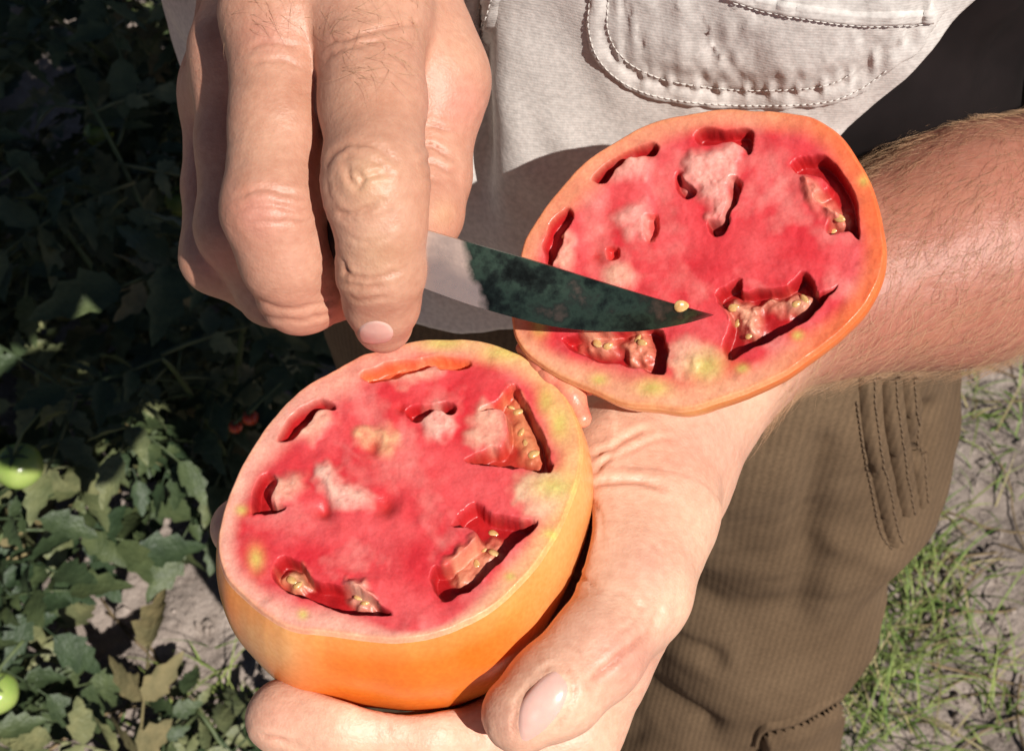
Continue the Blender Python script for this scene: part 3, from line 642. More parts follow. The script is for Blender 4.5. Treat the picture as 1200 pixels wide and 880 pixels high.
for pl, w_, dp in [(k4((112, 285), (150, 222), (205, 197), (270, 200), (320, 232), (345, 258)), 3.2, .0007), (k4((190, 262), (196, 305), (225, 340), (240, 318), (215, 288)), 3.2, .0009),
                   (k4((225, 318), (280, 300), (330, 292)), 2.6, .0007), (k4((145, 415), (205, 428), (262, 408), (300, 385)), 3, .0010), (k4((165, 440), (215, 455), (270, 440)), 2.4, .0005),
                   (k4((120, 300), (128, 350), (150, 400)), 2.6, .0003), (k4((255, 240), (300, 262), (335, 300)), 2.4, .0006), (k4((150, 250), (200, 238), (250, 245)), 2.4, .0006),
                   (k4((165, 600), (215, 640), (300, 640), (380, 610)), 2.6, .0006), (k4((170, 650), (230, 672), (320, 668)), 2.4, .0006), (k4((185, 700), (240, 715), (330, 700)), 2.4, .0005), (k4((160, 560), (185, 600), (175, 650)), 2.4, .0005),
                   (k4((180, 500), (260, 520), (340, 500)), 2.2, .0003),
                   (k4((432, 205), (480, 205), (540, 240)), 2.8, .0010), (k4((438, 130), (485, 140), (550, 150)), 2.4, .0005), (k4((440, 255), (480, 262), (560, 300)), 2.4, .0006), (k4((440, 300), (500, 330)), 2.2, .0004),
                   ([(378, 52), (420, 42), (470, 30), (500, 34)], 3, .0006), ([(378, 75), (400, 58), (450, 50)], 2.4, .0005), ([(290, 60), (310, 50), (350, 55)], 2.6, .0005), ([(292, 75), (320, 70), (360, 80)], 2.4, .0004),
                   ([(282, 228), (310, 222), (350, 230)], 2.6, .0006), ([(280, 244), (310, 240), (365, 250)], 2.6, .0006), ([(285, 262), (320, 260), (360, 262)], 2.4, .0005), ([(300, 350), (340, 362), (390, 352)], 2.4, .0005), ([(300, 366), (345, 376), (392, 366)], 2.4, .0005)]:
    crease(isR, pl, w_, dp, V)
k5 = lambda *p: cr(p, 540, 440, .5)
for pl, w_, dp in [(k5((305, 190), (350, 172), (400, 140), (440, 128)), 3.0, .0009), (k5((300, 262), (350, 248), (420, 248), (470, 262)), 3.2, .0010), (k5((305, 240), (340, 200), (370, 170)), 2.6, .0006), (k5((310, 210), (380, 185), (450, 150), (500, 150)), 2.4, .0005),
                   (k5((268, 470), (300, 480), (320, 500)), 3, .0009), (k5((360, 500), (400, 520), (430, 560)), 2.6, .0005), (k5((370, 600), (400, 580), (420, 545)), 2.4, .0005), (k5((440, 380), (470, 420), (480, 470)), 2.4, .0004), (k5((460, 560), (440, 600), (380, 650), (300, 720)), 4, .0010),
                   (k5((480, 520), (455, 560), (420, 580)), 3, .0007), (k5((300, 280), (330, 330), (330, 400)), 2.4, .0004), (k5((215, 655), (240, 670), (262, 700)), 2.4, .0005), (k5((230, 620), (270, 640), (290, 670)), 2.2, .0004),
                   ([(452, 838), (455, 850), (457, 862)], 2.4, .0006), ([(462, 835), (466, 860)], 2.2, .0004), ([(565, 850), (572, 872)], 2.6, .0006), ([(300, 860), (320, 864), (345, 872)], 2.6, .0006)]:
    crease(isL, pl, w_, dp, V)
crease(isL, [(626, 796), (607, 820), (602, 848), (604, 868)], 2.2, .0004, V); crease(isL, [(630, 790), (650, 778), (667, 790), (673, 808), (662, 838), (642, 860)], 2.4, .0005, V)
am = isL & (np.linalg.norm(V - EL, axis=1) < .24)
V += N * (np.where(isR | isL, .00035 * fbm(V, 110, 3) + .0006 * fbm(V, 35, 2), 0))[:, None]
# tendons / veins on the back of the right hand
me.vertices.foreach_set('co', V.astype(np.float32).ravel()); me.update()
tan = np.array([.52, .285, .195]); palmc = np.array([.73, .46, .325]); arm = np.array([.40, .165, .115]); arm2 = np.array([.46, .22, .15]); pinkc = np.array([.56, .23, .185]); yel = np.array([.60, .41, .22])
col = np.tile(tan, (len(V), 1))
da = (V - LW) @ nrm(EL - LW); k = sstep(-.015, .045, da) * isL; col[isL] = palmc
isB = ~(isL | isR); ub = isB & ((np.linalg.norm(V - EL, axis=1) < .24) | (np.linalg.norm(V - ER, axis=1) < .24) | (V[:, 2] > 1.5)); k = np.maximum(k, ub * 1.0); k = np.maximum(k, isR * sstep(.03, .09, (V - WR) @ nrm(ER - WR)))
col = col + (arm - col) * k[:, None]; kk = (np.clip(fbm(V, 40, 3) * .9, 0, 1) * k); col = col + (arm2 - col) * kk[:, None]
lowp = sstep(300, 560, q[:, 1]) * 0
rd = np.clip(.25 + fbm(V, 30, 3), 0, 1) * (isR | isL); col = col + (pinkc - col) * (rd * .30 * (1 - k))[:, None]
for x, y, r_, c_, s_ in ((425, 130, 48, np.array([.40, .20, .13]), .5), (455, 60, 40, np.array([.46, .24, .16]), .35), (433, 212, 28, yel, .34), (447, 300, 30, yel, .22), (520, 250, 18, yel, .35), (300, 250, 35, pinkc, .5), (545, 120, 30, pinkc, .5), (312, 40, 25, pinkc, .4), (250, 310, 20, pinkc, .5)):
    g = np.exp(-(((q[:, 0] - x) ** 2 + (q[:, 1] - y) ** 2) / r_ ** 2)) * isR * face * s_; col = col + (c_ - col) * g[:, None]
for x, y, r_, s_ in ((815, 520, 60, .4), (760, 660, 40, .35), (740, 770, 40, .5), (320, 840, 45, .3), (600, 850, 30, .3)):
    g = np.exp(-(((q[:, 0] - x) ** 2 + (q[:, 1] - y) ** 2) / r_ ** 2)) * isL * s_ * (1 - k); col = col + (pinkc - col) * g[:, None]
sun_spots = np.clip((fbm(V, 95, 2) - .28) * 3, 0, 1) * (isR * .35 + .35 * k); col = col + (np.array([.42, .20, .12]) - col) * sun_spots[:, None]
# skin creases tinted darker
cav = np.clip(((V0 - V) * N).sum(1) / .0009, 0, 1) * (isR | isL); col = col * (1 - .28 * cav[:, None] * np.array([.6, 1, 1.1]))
setcol(me, np.clip(col, 0, 1)); body = obj('body', me, m_skin, man)

# --- nails
def nail(c, axis, normal, wd, ln, curve=.6, parent=man):
    axis = nrm(axis); normal = nrm(normal - axis * (np.asarray(normal) @ axis)); side = np.cross(normal, axis); nu, nv = 15, 13; V = []
    for i in range(nu):
        u = -1 + 2 * i / (nu - 1)
        for j in range(nv):
            v = -1 + 2 * j / (nv - 1); vv = v * (1 - .10 * max(-u, 0) ** 3 - .32 * max(abs(u) - .55, 0) ** 1.5 * 2)
            V.append(c + axis * (u * ln / 2 * (1 - .10 * v * v * (1 if u > 0 else 1.6))) + side * (vv * wd / 2) + normal * (-curve * wd * .5 * vv * vv * .75 - .0009 * u * u + .0004))
    n0 = len(V); V += [p - normal * .0005 for p in V]; F = grid_faces(nu, nv); rim = [j for j in range(nv)] + [i * nv + nv - 1 for i in range(1, nu)] + [(nu - 1) * nv + j for j in range(nv - 2, -1, -1)] + [i * nv for i in range(nu - 2, 0, -1)]
    F = np.concatenate([F, F[:, ::-1] + n0, np.array([(rim[k], rim[k - 1], rim[k - 1] + n0, rim[k] + n0) for k in range(len(rim))])])
    me = mesh_np('nail', np.array(V), F); return obj('nail', me, m_nail, parent)
def hit_body(px, py):
    m = np.where(face & (np.abs(q[:, 0] - px) < 4) & (np.abs(q[:, 1] - py) < 4))[0]; m = m[dd[m] < dd[m].min() + .004]; return V[m].mean(0), nrm(N[m].mean(0))
def nail_px(poly, mask, lift):
    ol = catmull(poly, 44); c = ol.mean(0); m = mask & face & (q[:, 0] > ol[:, 0].min() - 12) & (q[:, 0] < ol[:, 0].max() + 12) & (q[:, 1] > ol[:, 1].min() - 12) & (q[:, 1] < ol[:, 1].max() + 12)
    fi = F[m[F].any(1)]; bv = BVHTree.FromPolygons([tuple(v) for v in V], [tuple(t_) for t_ in fi.tolist()]) if False else None
    ids, inv = np.unique(fi, return_inverse=True); bv = BVHTree.FromPolygons([tuple(v) for v in V[ids]], [tuple(t_) for t_ in inv.reshape(fi.shape).tolist()])
    VV = []; nr_ = 9
    nm = nrm(N[m & (np.hypot(*(q - c).T) < 8)].mean(0))
    for i in range(nr_):
        for j in range(44):
            t = i / (nr_ - 1); p_, n_ = hit(bv, *(c + (ol[j] - c) * max(t, .01)))
            if p_ is None: p_ = VV[-1]; VV.append(p_); continue
            VV.append(p_ + nm * (lift * (1 - t ** 4) + .00012 - .0006 * (i == nr_ - 1)))
    me_ = mesh_np('nail', np.array(VV), grid_faces(nr_, 44, True))
    if (vnormals(me_) @ nm).mean() < 0: me_.flip_normals()
    return obj('nail', me_, m_nail, man)
TN_ = [(648, 784), (661, 792), (667, 808), (657, 834), (638, 856), (618, 870), (609, 866), (606, 848), (610, 822), (626, 800)]
nail_px(TN_, isL, .0011)
nail_px([(417, 391), (424, 380), (440, 375), (456, 379), (463, 390), (456, 401), (437, 404), (422, 400)], isR, .0003)
# --- hair on forearm and hand
def hairs(mask, count, lmin, lmax, dirf, rad, seed_):
    rr_ = np.random.default_rng(seed_); ids = np.where(mask)[0]; ids = rr_.choice(ids, count); VV = []; n_ = 5
    rt = V[ids]; nn = N[ids]; d0 = dirf(rt) + rr_.normal(0, .38, (count, 3)); d0 -= nn * (d0 * nn).sum(1)[:, None] * .9; d0 /= np.linalg.norm(d0, axis=1)[:, None]
    Lh = rr_.uniform(lmin, lmax, count); sd_ = np.cross(d0, nn); bend = rr_.normal(0, .35, count)
    K = []
    for s in range(n_):
        t = s / (n_ - 1); c_ = rt + (d0 * t + nn * (.42 * t - .30 * t * t) + sd_ * (bend * t * t)[:, None]) * Lh[:, None]; r_ = rad * (1 - .8 * t)
        for a in range(3):
            an = 2.094 * a; K.append(c_ + (sd_ * math.cos(an) + nn * math.sin(an)) * r_)
    K = np.stack(K, 1); base = (np.arange(count) * n_ * 3)[:, None, None]
    f1 = grid_faces(n_, 3, True)[None]; return K.reshape(-1, 3), (base + f1).reshape(-1, 4)
da = (V - LW) @ nrm(EL - LW); adir = nrm(LW - EL)
hv, hf = hairs(isL & (da > .006) & (V[:, 2] > 1.02), 8500, .006, .016, lambda p: np.tile(adir * .8 + np.array([.15, -.45, -.35]), (len(p), 1)), .00005, 3)
obj('arm_hair', mesh_np('arm_hair', hv, hf), m_hair, man, 'stuff')
hv, hf = hairs(isR & face & (q[:, 1] < 75) & (q[:, 0] < 500), 150, .003, .006, lambda p: np.tile(nrm(P(330, 250, .36) - P(360, 0, .375)), (len(p), 1)), .00003, 4)
obj('hand_hair', mesh_np('hand_hair', hv, hf), m_hair, man, 'stuff')
hv, hf = hairs(isR & (V[:, 2] > 1.235), 900, .006, .013, lambda p: np.tile(nrm(WR - ER), (len(p), 1)), .00006, 5)
obj('arm_hair', mesh_np('arm_hair', hv, hf), m_hair, man, 'stuff')
# head hair
hd = Field([-.12, .33, 1.6], [.2, .68, 1.85], .006); hd.cone(B(0, -.005, 1.685), B(0, .008, 1.725), .078, .085, .03); HV, HF = hd.nets()
HV = HV + vnormals(mesh_np('t', HV, HF)) * (.004 * fbm(HV, 60, 3))[:, None]; obj('hair', mesh_np('hair', HV, HF), m_leather, man)

ht = MB(); hth = np.linspace(0, 2 * math.pi, 48, endpoint=False); prof = [(.005, 1.845), (.05, 1.842), (.085, 1.825), (.097, 1.78), (.100, 1.745), (.13, 1.738), (.175, 1.735), (.19, 1.728), (.185, 1.724), (.13, 1.732), (.098, 1.737)]  # unseen hat, added so its brim lengthens the shadow over the plants
ht.add([B(r_ * .95 * math.cos(a), .01 + r_ * math.sin(a), z + .012 * (r_ > .12) * math.cos(2 * a)) for r_, z in prof for a in hth], grid_faces(len(prof), 48, True)); obj('shade_hat', ht.mesh('shade_hat'), m_straw, man)
# --- shirt
def sect(th, a, b_, e=2.35):
    c, s = np.cos(th), np.sin(th); return np.sign(c) * np.abs(c) ** (2 / e) * a, np.sign(s) * np.abs(s) ** (2 / e) * b_
def shirt_pt(th, z, off=0.0):
    a = np.interp(z, [.85, 1.0, 1.15, 1.30, 1.40, 1.46, 1.50], [.195, .192, .190, .195, .190, .13, .075]); b_ = np.interp(z, [.85, 1.0, 1.15, 1.30, 1.40, 1.46, 1.50], [.135, .138, .136, .128, .115, .09, .075])
    l, fr = sect(th, a + off, b_ + off); return l, fr
NT, NZ = 520, 230
th = np.linspace(0, 2 * math.pi, NT, endpoint=False); tt = np.linspace(0, 1, NZ) ** 1.0
l0, _ = shirt_pt(th, np.full(NT, 1.1)); frontal = np.sin(th) > 0
hem = np.where(frontal, np.interp(l0, [-.19, -.13, -.08, 0, .05, .085, .105, .128, .15, .19], [1.10, 1.03, .975, .96, 1.01, 1.075, 1.122, 1.160, 1.185, 1.20]), 1.11 + .10 * (np.abs(l0) / .19) ** 2)
hx = np.array([-400, 330, 400, 450, 500, 560, 700, 820, 920, 1000, 1030, 1072, 1112, 1140, 1175, 1260]); hy = np.array([60, 200, 310, 352, 385, 398, 350, 290, 215, 152, 104, 72, 32, 0, -40, -90])
zs = np.linspace(.9, 1.3, 161)
for i in range(NT):
    if math.sin(th[i]) > .04:
        l_, f_ = shirt_pt(np.full(161, th[i]), zs); pp_, _d = proj(np.array([BC[0], BC[1], 0]) + l_[:, None] * LAT + f_[:, None] * FRO + zs[:, None] * np.array([0, 0, 1])); df = pp_[:, 1] - np.interp(pp_[:, 0], hx, hy)
        j = np.where(df > 0)[0]; hem[i] = zs[j[-1]] if len(j) else .96
hem = np.convolve(np.concatenate([hem[-6:], hem, hem[:6]]), np.ones(13) / 13, 'valid')
hem = hem + .002 * np.sin(th * 23) ; Z = hem[None] + (1.50 - hem[None]) * tt[:, None]; TH = np.broadcast_to(th, Z.shape)
l, fr = shirt_pt(TH, Z)
sarr = l; zz = Z
fold = .006 * np.sin(sarr * 60 + 9 * (zz - 1.1) + 1.5 * noise(np.stack([sarr * 9, zz * 5], -1))) * sstep(1.30, 1.05, zz) + .012 * fbm(np.stack([sarr * 7, zz * 9], -1), 1, 3) + .006 * fbm(np.stack([sarr * 30 + zz * 12, zz * 16], -1), 1, 3)
fold = fold - .016 * np.exp(-((sarr + .012 + .06 * (zz - 1.12)) / .0065) ** 2) * sstep(1.09, 1.14, zz)                        # fold beside the placket
fold = fold - .003 * np.exp(-((sarr - .070 - .55 * (1.19 - zz)) / .016) ** 2 - ((zz - 1.172) / .022) ** 2) - .003 * np.exp(-((sarr - .112 - .6 * (1.17 - zz)) / .012) ** 2 - ((zz - 1.16) / .018) ** 2)
nl, nf = np.cos(TH), np.sin(TH); l = l + nl * fold; fr = fr + nf * fold * np.where(np.sin(TH) > 0, 1, .5)
SV = np.array([BC[0], BC[1], 0]) + l[..., None] * LAT + fr[..., None] * FRO + Z[..., None] * np.array([0, 0, 1])
sme = mesh_np('shirt', SV.reshape(-1, 3), grid_faces(NZ, NT, True)); 
if (vnormals(sme) @ FRO)[(np.sin(TH) > .5).ravel()].mean() < 0: sme.flip_normals()
shirt = obj('shirt', sme, m_shirt, man); md = shirt.modifiers.new('thick', 'SOLIDIFY'); md.thickness = .0012; md.offset = -1
bvS = BVHTree.FromPolygons([tuple(v) for v in SV.reshape(-1, 3)], [tuple(f_) for f_ in grid_faces(NZ, NT, True).tolist()])
def surf_strip(bv, path, width_px, off, n=80, wv=7):
    """a raised cloth strip that follows a surface along a path given in photograph pixels"""
    pl = catmull(path, n, False); T = np.gradient(pl, axis=0); Nn = np.stack([-T[:, 1], T[:, 0]], -1); Nn /= np.linalg.norm(Nn, axis=1)[:, None]; V = []
    for i in range(n):
        for j in range(wv):
            t = j / (wv - 1) - .5; x, y = pl[i] + Nn[i] * (t * width_px); p, m_ = hit(bv, x, y)
            if p is None: p = V[-1] if V else np.zeros(3); m_ = -FW; V.append(p); continue
            if m_ @ FW > 0: m_ = -m_
            V.append(p + m_ * (off * (1 if 0 < j < wv - 1 else -.3)))
    return mesh_np('strip', np.array(V), grid_faces(n, wv))
def stitches(bv, path, step, ln, rad, off, name, mat, parent):
    pl = catmull(path, 400, False); s = np.concatenate([[0], np.cumsum(np.hypot(*np.diff(pl, axis=0).T))]); mb = MB(); x = 0
    while x < s[-1] - ln:
        a = [np.interp(x, s, pl[:, i]) for i in (0, 1)]; b_ = [np.interp(x + ln, s, pl[:, i]) for i in (0, 1)]
        p, m_ = hit(bv, *a); p2, m2 = hit(bv, *b_)
        if p is not None and p2 is not None and np.linalg.norm(p - p2) < .02:
            if m_ @ FW > 0: m_ = -m_
            mb.tube([p + m_ * (off - rad * .6), (p + p2) / 2 + m_ * (off + rad * .5), p2 + m_ * (off - rad * .6)], rad, 5)
        x += step
    if mb.n: obj(name, mb.mesh(name), mat, parent, 'stuff')
# pocket panel: the region inside its outline, lifted off the shirt front
pk_out = [(690, -60), (688, 0), (684, 35), (700, 78), (742, 110), (800, 124), (880, 130), (960, 126), (1008, 112), (1048, 82), (1090, 44), (1105, -60)]
nx, ny = 120, 70; PV = []; okv = []
xs = np.linspace(680, 1108, nx); ys = np.linspace(-60, 132, ny); gx_, gy_ = np.meshgrid(xs, ys, indexing='ij'); sq = spoly(np.stack([gx_, gy_], -1).reshape(-1, 2), catmull(pk_out, 90))
for i in range(nx * ny):
    p, m_ = hit(bvS, gx_.ravel()[i], gy_.ravel()[i]); okv.append(p is not None and sq[i] < 0)
    if p is None: PV.append(np.zeros(3)); continue
    if m_ @ FW > 0: m_ = -m_
    s_ = -sq[i]; PV.append(p + m_ * (-.0006 + .0024 * sstep(0, 6, s_) - .0011 * math.exp(-((s_ - 24) / 5) ** 2) + .0022 * sstep(30, 60, s_) + .0006 * noise(np.array([[gx_.ravel()[i] * .09, gy_.ravel()[i] * .05]]))[0] + (.0016 * max(math.sin((gx_.ravel()[i]) * .21), 0) ** 3 * sstep(14, 26, s_) * sstep(46, 28, s_))))
okv = np.array(okv); PFq = grid_faces(nx, ny); PFq = PFq[okv[PFq].all(1)]; use = np.unique(PFq); rm = -np.ones(nx * ny, int); rm[use] = np.arange(len(use))
pme = mesh_np('pocket', np.array(PV)[use], rm[PFq])
if (vnormals(pme) @ FW).mean() > 0: pme.flip_normals()
pocket = obj('pocket', pme, m_shirt, shirt); bvP = BVHTree.FromPolygons([tuple(v) for v in np.array(PV)[use]], [tuple(f_) for f_ in rm[PFq].tolist()])
stitches(bvP, [(694, -20), (690, 35), (706, 76), (745, 105), (802, 119), (880, 124), (960, 121), (1004, 107), (1040, 82)], 8, 6.4, .00020, .0002, 'stitching', m_thread, pocket)
stitches(bvP, [(716, -20), (712, 32), (730, 68), (768, 90), (812, 100), (880, 106), (960, 102), (1000, 86)], 8, 6.4, .00020, .0002, 'stitching', m_thread, pocket)
fl_ = surf_strip(bvP, [(852, -8), (900, 6), (950, 15), (1010, 22), (1092, 20)], 17, .0014); obj('flap_hem', fl_, m_shirt, pocket)
stitches(bvP, [(860, 2), (900, 13), (950, 22), (1010, 29), (1085, 27)], 8, 6.4, .00020, .0012, 'stitching', m_thread, pocket)
plk = surf_strip(bvS, [(577, -40), (558, 40), (536, 105), (520, 140)], 40, .0026, 90, 11); placket = obj('placket', plk, m_shirt, shirt)
stitches(bvS, [(589, -30), (571, 40), (550, 100)], 8, 6.4, .00020, .0028, 'stitching', m_thread, shirt)
stitches(bvS, [(565, -30), (546, 40), (530, 85)], 8, 6.4, .00020, .0028, 'stitching', m_thread, shirt)
# sleeves
def sleeve(S, E, r0, r1, sd_):
    ax = nrm(E - S); u = nrm(np.cross(ax, [0, 0, 1]) + 1e-3); v = np.cross(ax, u); n1, n2 = 60, 72; V = []
    for i in range(n1):
        t = i / (n1 - 1); p = S - ax * .03 + (E - S) * .86 * t
        for j in range(n2):
            a = 2 * math.pi * j / n2; r_ = r0 + (r1 - r0) * t; r_ *= 1 + .07 * noise(np.array([[math.cos(a) * 2 + sd_, math.sin(a) * 2, t * 5]]))[0] + .03 * math.sin(t * 22 + 2 * math.cos(a))
            V.append(p + (u * math.cos(a) + v * math.sin(a)) * r_)
    o_ = obj('sleeve', mesh_np('sleeve', np.array(V), grid_faces(n1, n2, True)), m_shirt, shirt); m_ = o_.modifiers.new('thick', 'SOLIDIFY'); m_.thickness = .0015
sleeve(SHL, EL, .078, .082, 1); sleeve(SHR, ER, .078, .080, 5)
# collar
cb = MB(); cth = np.linspace(0, 2 * math.pi, 40, endpoint=False); vs = [B(.078 * math.cos(a), -.005 + .078 * math.sin(a), z - .03 * math.sin(a)) for z in (1.475, 1.50, 1.52) for a in cth]; cb.add(vs, grid_faces(3, 40, True)); co = obj('collar', cb.mesh('collar'), m_shirt, shirt); md = co.modifiers.new('thick', 'SOLIDIFY'); md.thickness = .003
# dark layer added in place of deep shade below the shirt hem
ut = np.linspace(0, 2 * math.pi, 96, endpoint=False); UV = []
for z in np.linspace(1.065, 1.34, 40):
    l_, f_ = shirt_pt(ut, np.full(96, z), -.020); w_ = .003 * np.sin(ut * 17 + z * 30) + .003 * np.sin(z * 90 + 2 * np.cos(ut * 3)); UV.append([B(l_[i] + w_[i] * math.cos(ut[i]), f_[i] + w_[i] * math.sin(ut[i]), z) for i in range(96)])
obj('shade_layer', mesh_np('shade_layer', np.array(UV).reshape(-1, 3), grid_faces(40, 96, True)), m_shade_cloth, man)
# --- trousers
f = Field([-.32, .25, .04], [.42, .80, 1.08], .005)
f.cone(B(-.045, -.005, 1.0), B(.05, -.005, 1.0), .105, .105, .05, (np.array([0, 0, 1.]), .75)); f.cone(B(-.04, -.01, .92), B(.045, -.01, .92), .108, .108, .05)
f.cone(A_, B_, .102, .083, .04); f.cone(B(.07, .0, .95), A_, .098, .100, .05); f.cone(B_, np.array([.135, .43, .10]), .083, .068, .03)
f.cone(B(-.045, -.005, .95), r_h, .092, .088, .05); f.cone(r_h, r_k, .092, .080, .04); f.cone(r_k, np.array([-.05, .53, .10]), .080, .066, .03)
TV, TF = f.nets(); keep = TV[:, 2] > .07; TF = TF[keep[TF].all(1)]
tm = mesh_np('trousers', TV, TF); TN = vnormals(tm); tq, _ = proj(TV)
s_ = TV @ LAT; zt = TV[:, 2]
wr = .0045 * np.sin(zt * 48 + 26 * s_ + 3 * noise(np.stack([s_ * 7, zt * 4], -1))) * sstep(.95, .70, zt) + .007 * fbm(np.stack([s_ * 9, zt * 7, TV[:, 1] * 6], -1), 1, 3) + .0025 * fbm(TV, 45, 3)
def px_fold(poly, w_, amp):
    return amp * np.exp(-(polydist(tq, catmull(poly, 20, False), False)[0] / w_) ** 2)
wr = wr - px_fold([(962, 530), (956, 590), (946, 660), (936, 720)], 20, .007) - px_fold([(740, 800), (790, 830), (830, 850)], 14, .007) - px_fold([(690, 850), (740, 862)], 13, .005) - px_fold([(790, 690), (850, 715), (905, 716)], 16, .004) - px_fold([(780, 740), (840, 765)], 10, .006) - px_fold([(1090, 480), (1080, 530)], 9, .010) + px_fold([(975, 640), (1030, 650)], 14, .004)
TV = TV + TN * wr[:, None]; tm.vertices.foreach_set('co', TV.astype(np.float32).ravel()); tm.update(); trousers = obj('trousers', tm, m_trouser, man)
md = trousers.modifiers.new('smooth', 'SUBSURF'); md.levels = 1; md.render_levels = 1
bvT = BVHTree.FromPolygons([tuple(v) for v in TV], [tuple(f_) for f_ in TF.tolist()])
for pth, wd in (([(1017, 440), (1022, 500), (1034, 560), (1046, 612), (1054, 636)], 25), ([(1041, 440), (1048, 500), (1058, 560), (1066, 600)], 24), ([(1062, 440), (1069, 500), (1077, 560), (1081, 590)], 20)):
    o_ = obj('pocket_welt', surf_strip(bvT, pth, wd, .0042, 60, 7), m_trouser, trousers)
    stitches(bvT, pth, 7, 5, .0004, .0046, 'stitching', m_thread2, trousers)
stitches(bvT, [(1003, 470), (1010, 520), (1022, 580), (1032, 625), (1046, 645)], 7, 5, .0004, .0008, 'stitching', m_thread2, trousers)
cargo = surf_strip(bvT, [(885, 872), (894, 852), (930, 843), (985, 812)], 7, .003, 50, 5); obj('cargo_pocket_edge', cargo, m_trouser, trousers)
cpk = [(893, 856), (940, 842), (990, 815), (975, 900), (960, 960), (880, 980), (886, 900)]
nx, ny = 50, 60; xs = np.linspace(875, 995, nx); ys = np.linspace(810, 985, ny); gx_, gy_ = np.meshgrid(xs, ys, indexing='ij'); sq = spoly(np.stack([gx_, gy_], -1).reshape(-1, 2), cpk); PV = []; okv = []
for i in range(nx * ny):
    p, m_ = hit(bvT, gx_.ravel()[i], gy_.ravel()[i]); okv.append(p is not None and sq[i] < 0); PV.append(np.zeros(3) if p is None else p + (m_ if m_ @ FW < 0 else -m_) * (.001 + .007 * sstep(0, 8, -sq[i])))
okv = np.array(okv); PFq = grid_faces(nx, ny); PFq = PFq[okv[PFq].all(1)]
if len(PFq):
    use = np.unique(PFq); rm = -np.ones(nx * ny, int); rm[use] = np.arange(len(use)); cme = mesh_np('cargo_pocket', np.array(PV)[use], rm[PFq])
    if (vnormals(cme) @ FW).mean() > 0: cme.flip_normals()
    obj('cargo_pocket', cme, m_trouser, trousers)
# --- boots
for bx_, by_ in ((.135, .43), (-.05, .53)):
    f = Field([bx_ - .16, by_ - .26, -.01], [bx_ + .16, by_ + .16, .26], .005); c_ = np.array([bx_, by_, 0]); zg = gnd(bx_, by_ - .05)
    f.cone(c_ + [0, .02, .20], c_ + [0, .025, .07], .052, .050, .03); f.cone(c_ + [0, .03, .05], c_ + FRO * .15 + [0, 0, .045], .045, .042, .03); f.cone(c_ + FRO * .06 + [0, 0, .075], c_ + FRO * .17 + [0, 0, .04], .036, .035, .03)
    f.carve(lambda X, Y, Z: Z - zg + .004, .004); V_, F_ = f.nets(); obj('boot', mesh_np('boot', V_, F_), m_leather, man)

# ------------------------------------------------------------------ tomato plants
def leaflet(L_, W_, r_):
    n_ = 9; V = []; F = []; dro = r_.uniform(.15, .7); fold = r_.uniform(.1, .55); tw = r_.uniform(-.5, .5)
    for i in range(n_):
        u = i / (n_ - 1); w_ = W_ * math.sin(math.pi * min(u ** .72, 1)) * (1 + .17 * (1 if i % 2 else -1) * (0 < i < n_ - 1)) * .5 + .0004
        z = -dro * L_ * u * u * .5; V += [(-w_, u * L_ - (.25 * w_ if i % 2 == 0 else -.12 * w_), z + fold * w_ + tw * w_ * u + r_.uniform(-.1, .1) * w_), (0, u * L_, z), (w_, u * L_ - (.25 * w_ if i % 2 == 0 else -.12 * w_), z + fold * w_ - tw * w_ * u + r_.uniform(-.1, .1) * w_)]
    for i in range(n_ - 1):
        a = i * 3; F += [(a, a + 1, a + 4, a + 3), (a + 1, a + 2, a + 5, a + 4)]
    return np.array(V), F
def rotm(ax, a):
    ax = nrm(ax); K = np.array([[0, -ax[2], ax[1]], [ax[2], 0, -ax[0]], [-ax[1], ax[0], 0]]); return np.eye(3) + math.sin(a) * K + (1 - math.cos(a)) * K @ K
def compound(sd_, size):
    r_ = random.Random(sd_); mb = MB(); Lr = size; dr_ = r_.uniform(.35, .8)
    cur = lambda t: np.array([.05 * size * math.sin(t * 3 + sd_), t * Lr, Lr * (.12 * t - dr_ * .5 * t * t)])
    mb.tube([cur(t) for t in np.linspace(0, 1, 7)], np.linspace(.0022, .0011, 7), 5)
    st = [(.28, .55), (.5, .85), (.74, 1.0)] if sd_ % 3 else [(.35, .8), (.66, 1.0)]
    for t, s in st:
        for sg in (-1, 1):
            V_, F_ = leaflet(size * .40 * s * r_.uniform(.8, 1.15), size * .185 * s * r_.uniform(.85, 1.2), r_)
            m_ = rotm([0, 0, 1], -sg * r_.uniform(.75, 1.25)) @ rotm([0, 1, 0], sg * r_.uniform(-.1, .7)); mb.add(V_ @ m_.T + cur(t), F_)
            if r_.random() < .4:
                V_, F_ = leaflet(size * .13, size * .09, r_); mb.add(V_ @ rotm([0, 0, 1], -sg * 1.1).T + cur(t + .1), F_)
    V_, F_ = leaflet(size * .46, size * .22, r_); mb.add(V_ @ rotm([1, 0, 0], -r_.uniform(.1, .6)).T + cur(.97), F_)
    return mb.mesh('leaf')
LEAF = [compound(s, sz) for s, sz in ((1, .13), (2, .16), (4, .12), (5, .17), (7, .14), (3, .11), (6, .10))]
DRY = [compound(s, sz) for s, sz in ((11, .13), (12, .15))]
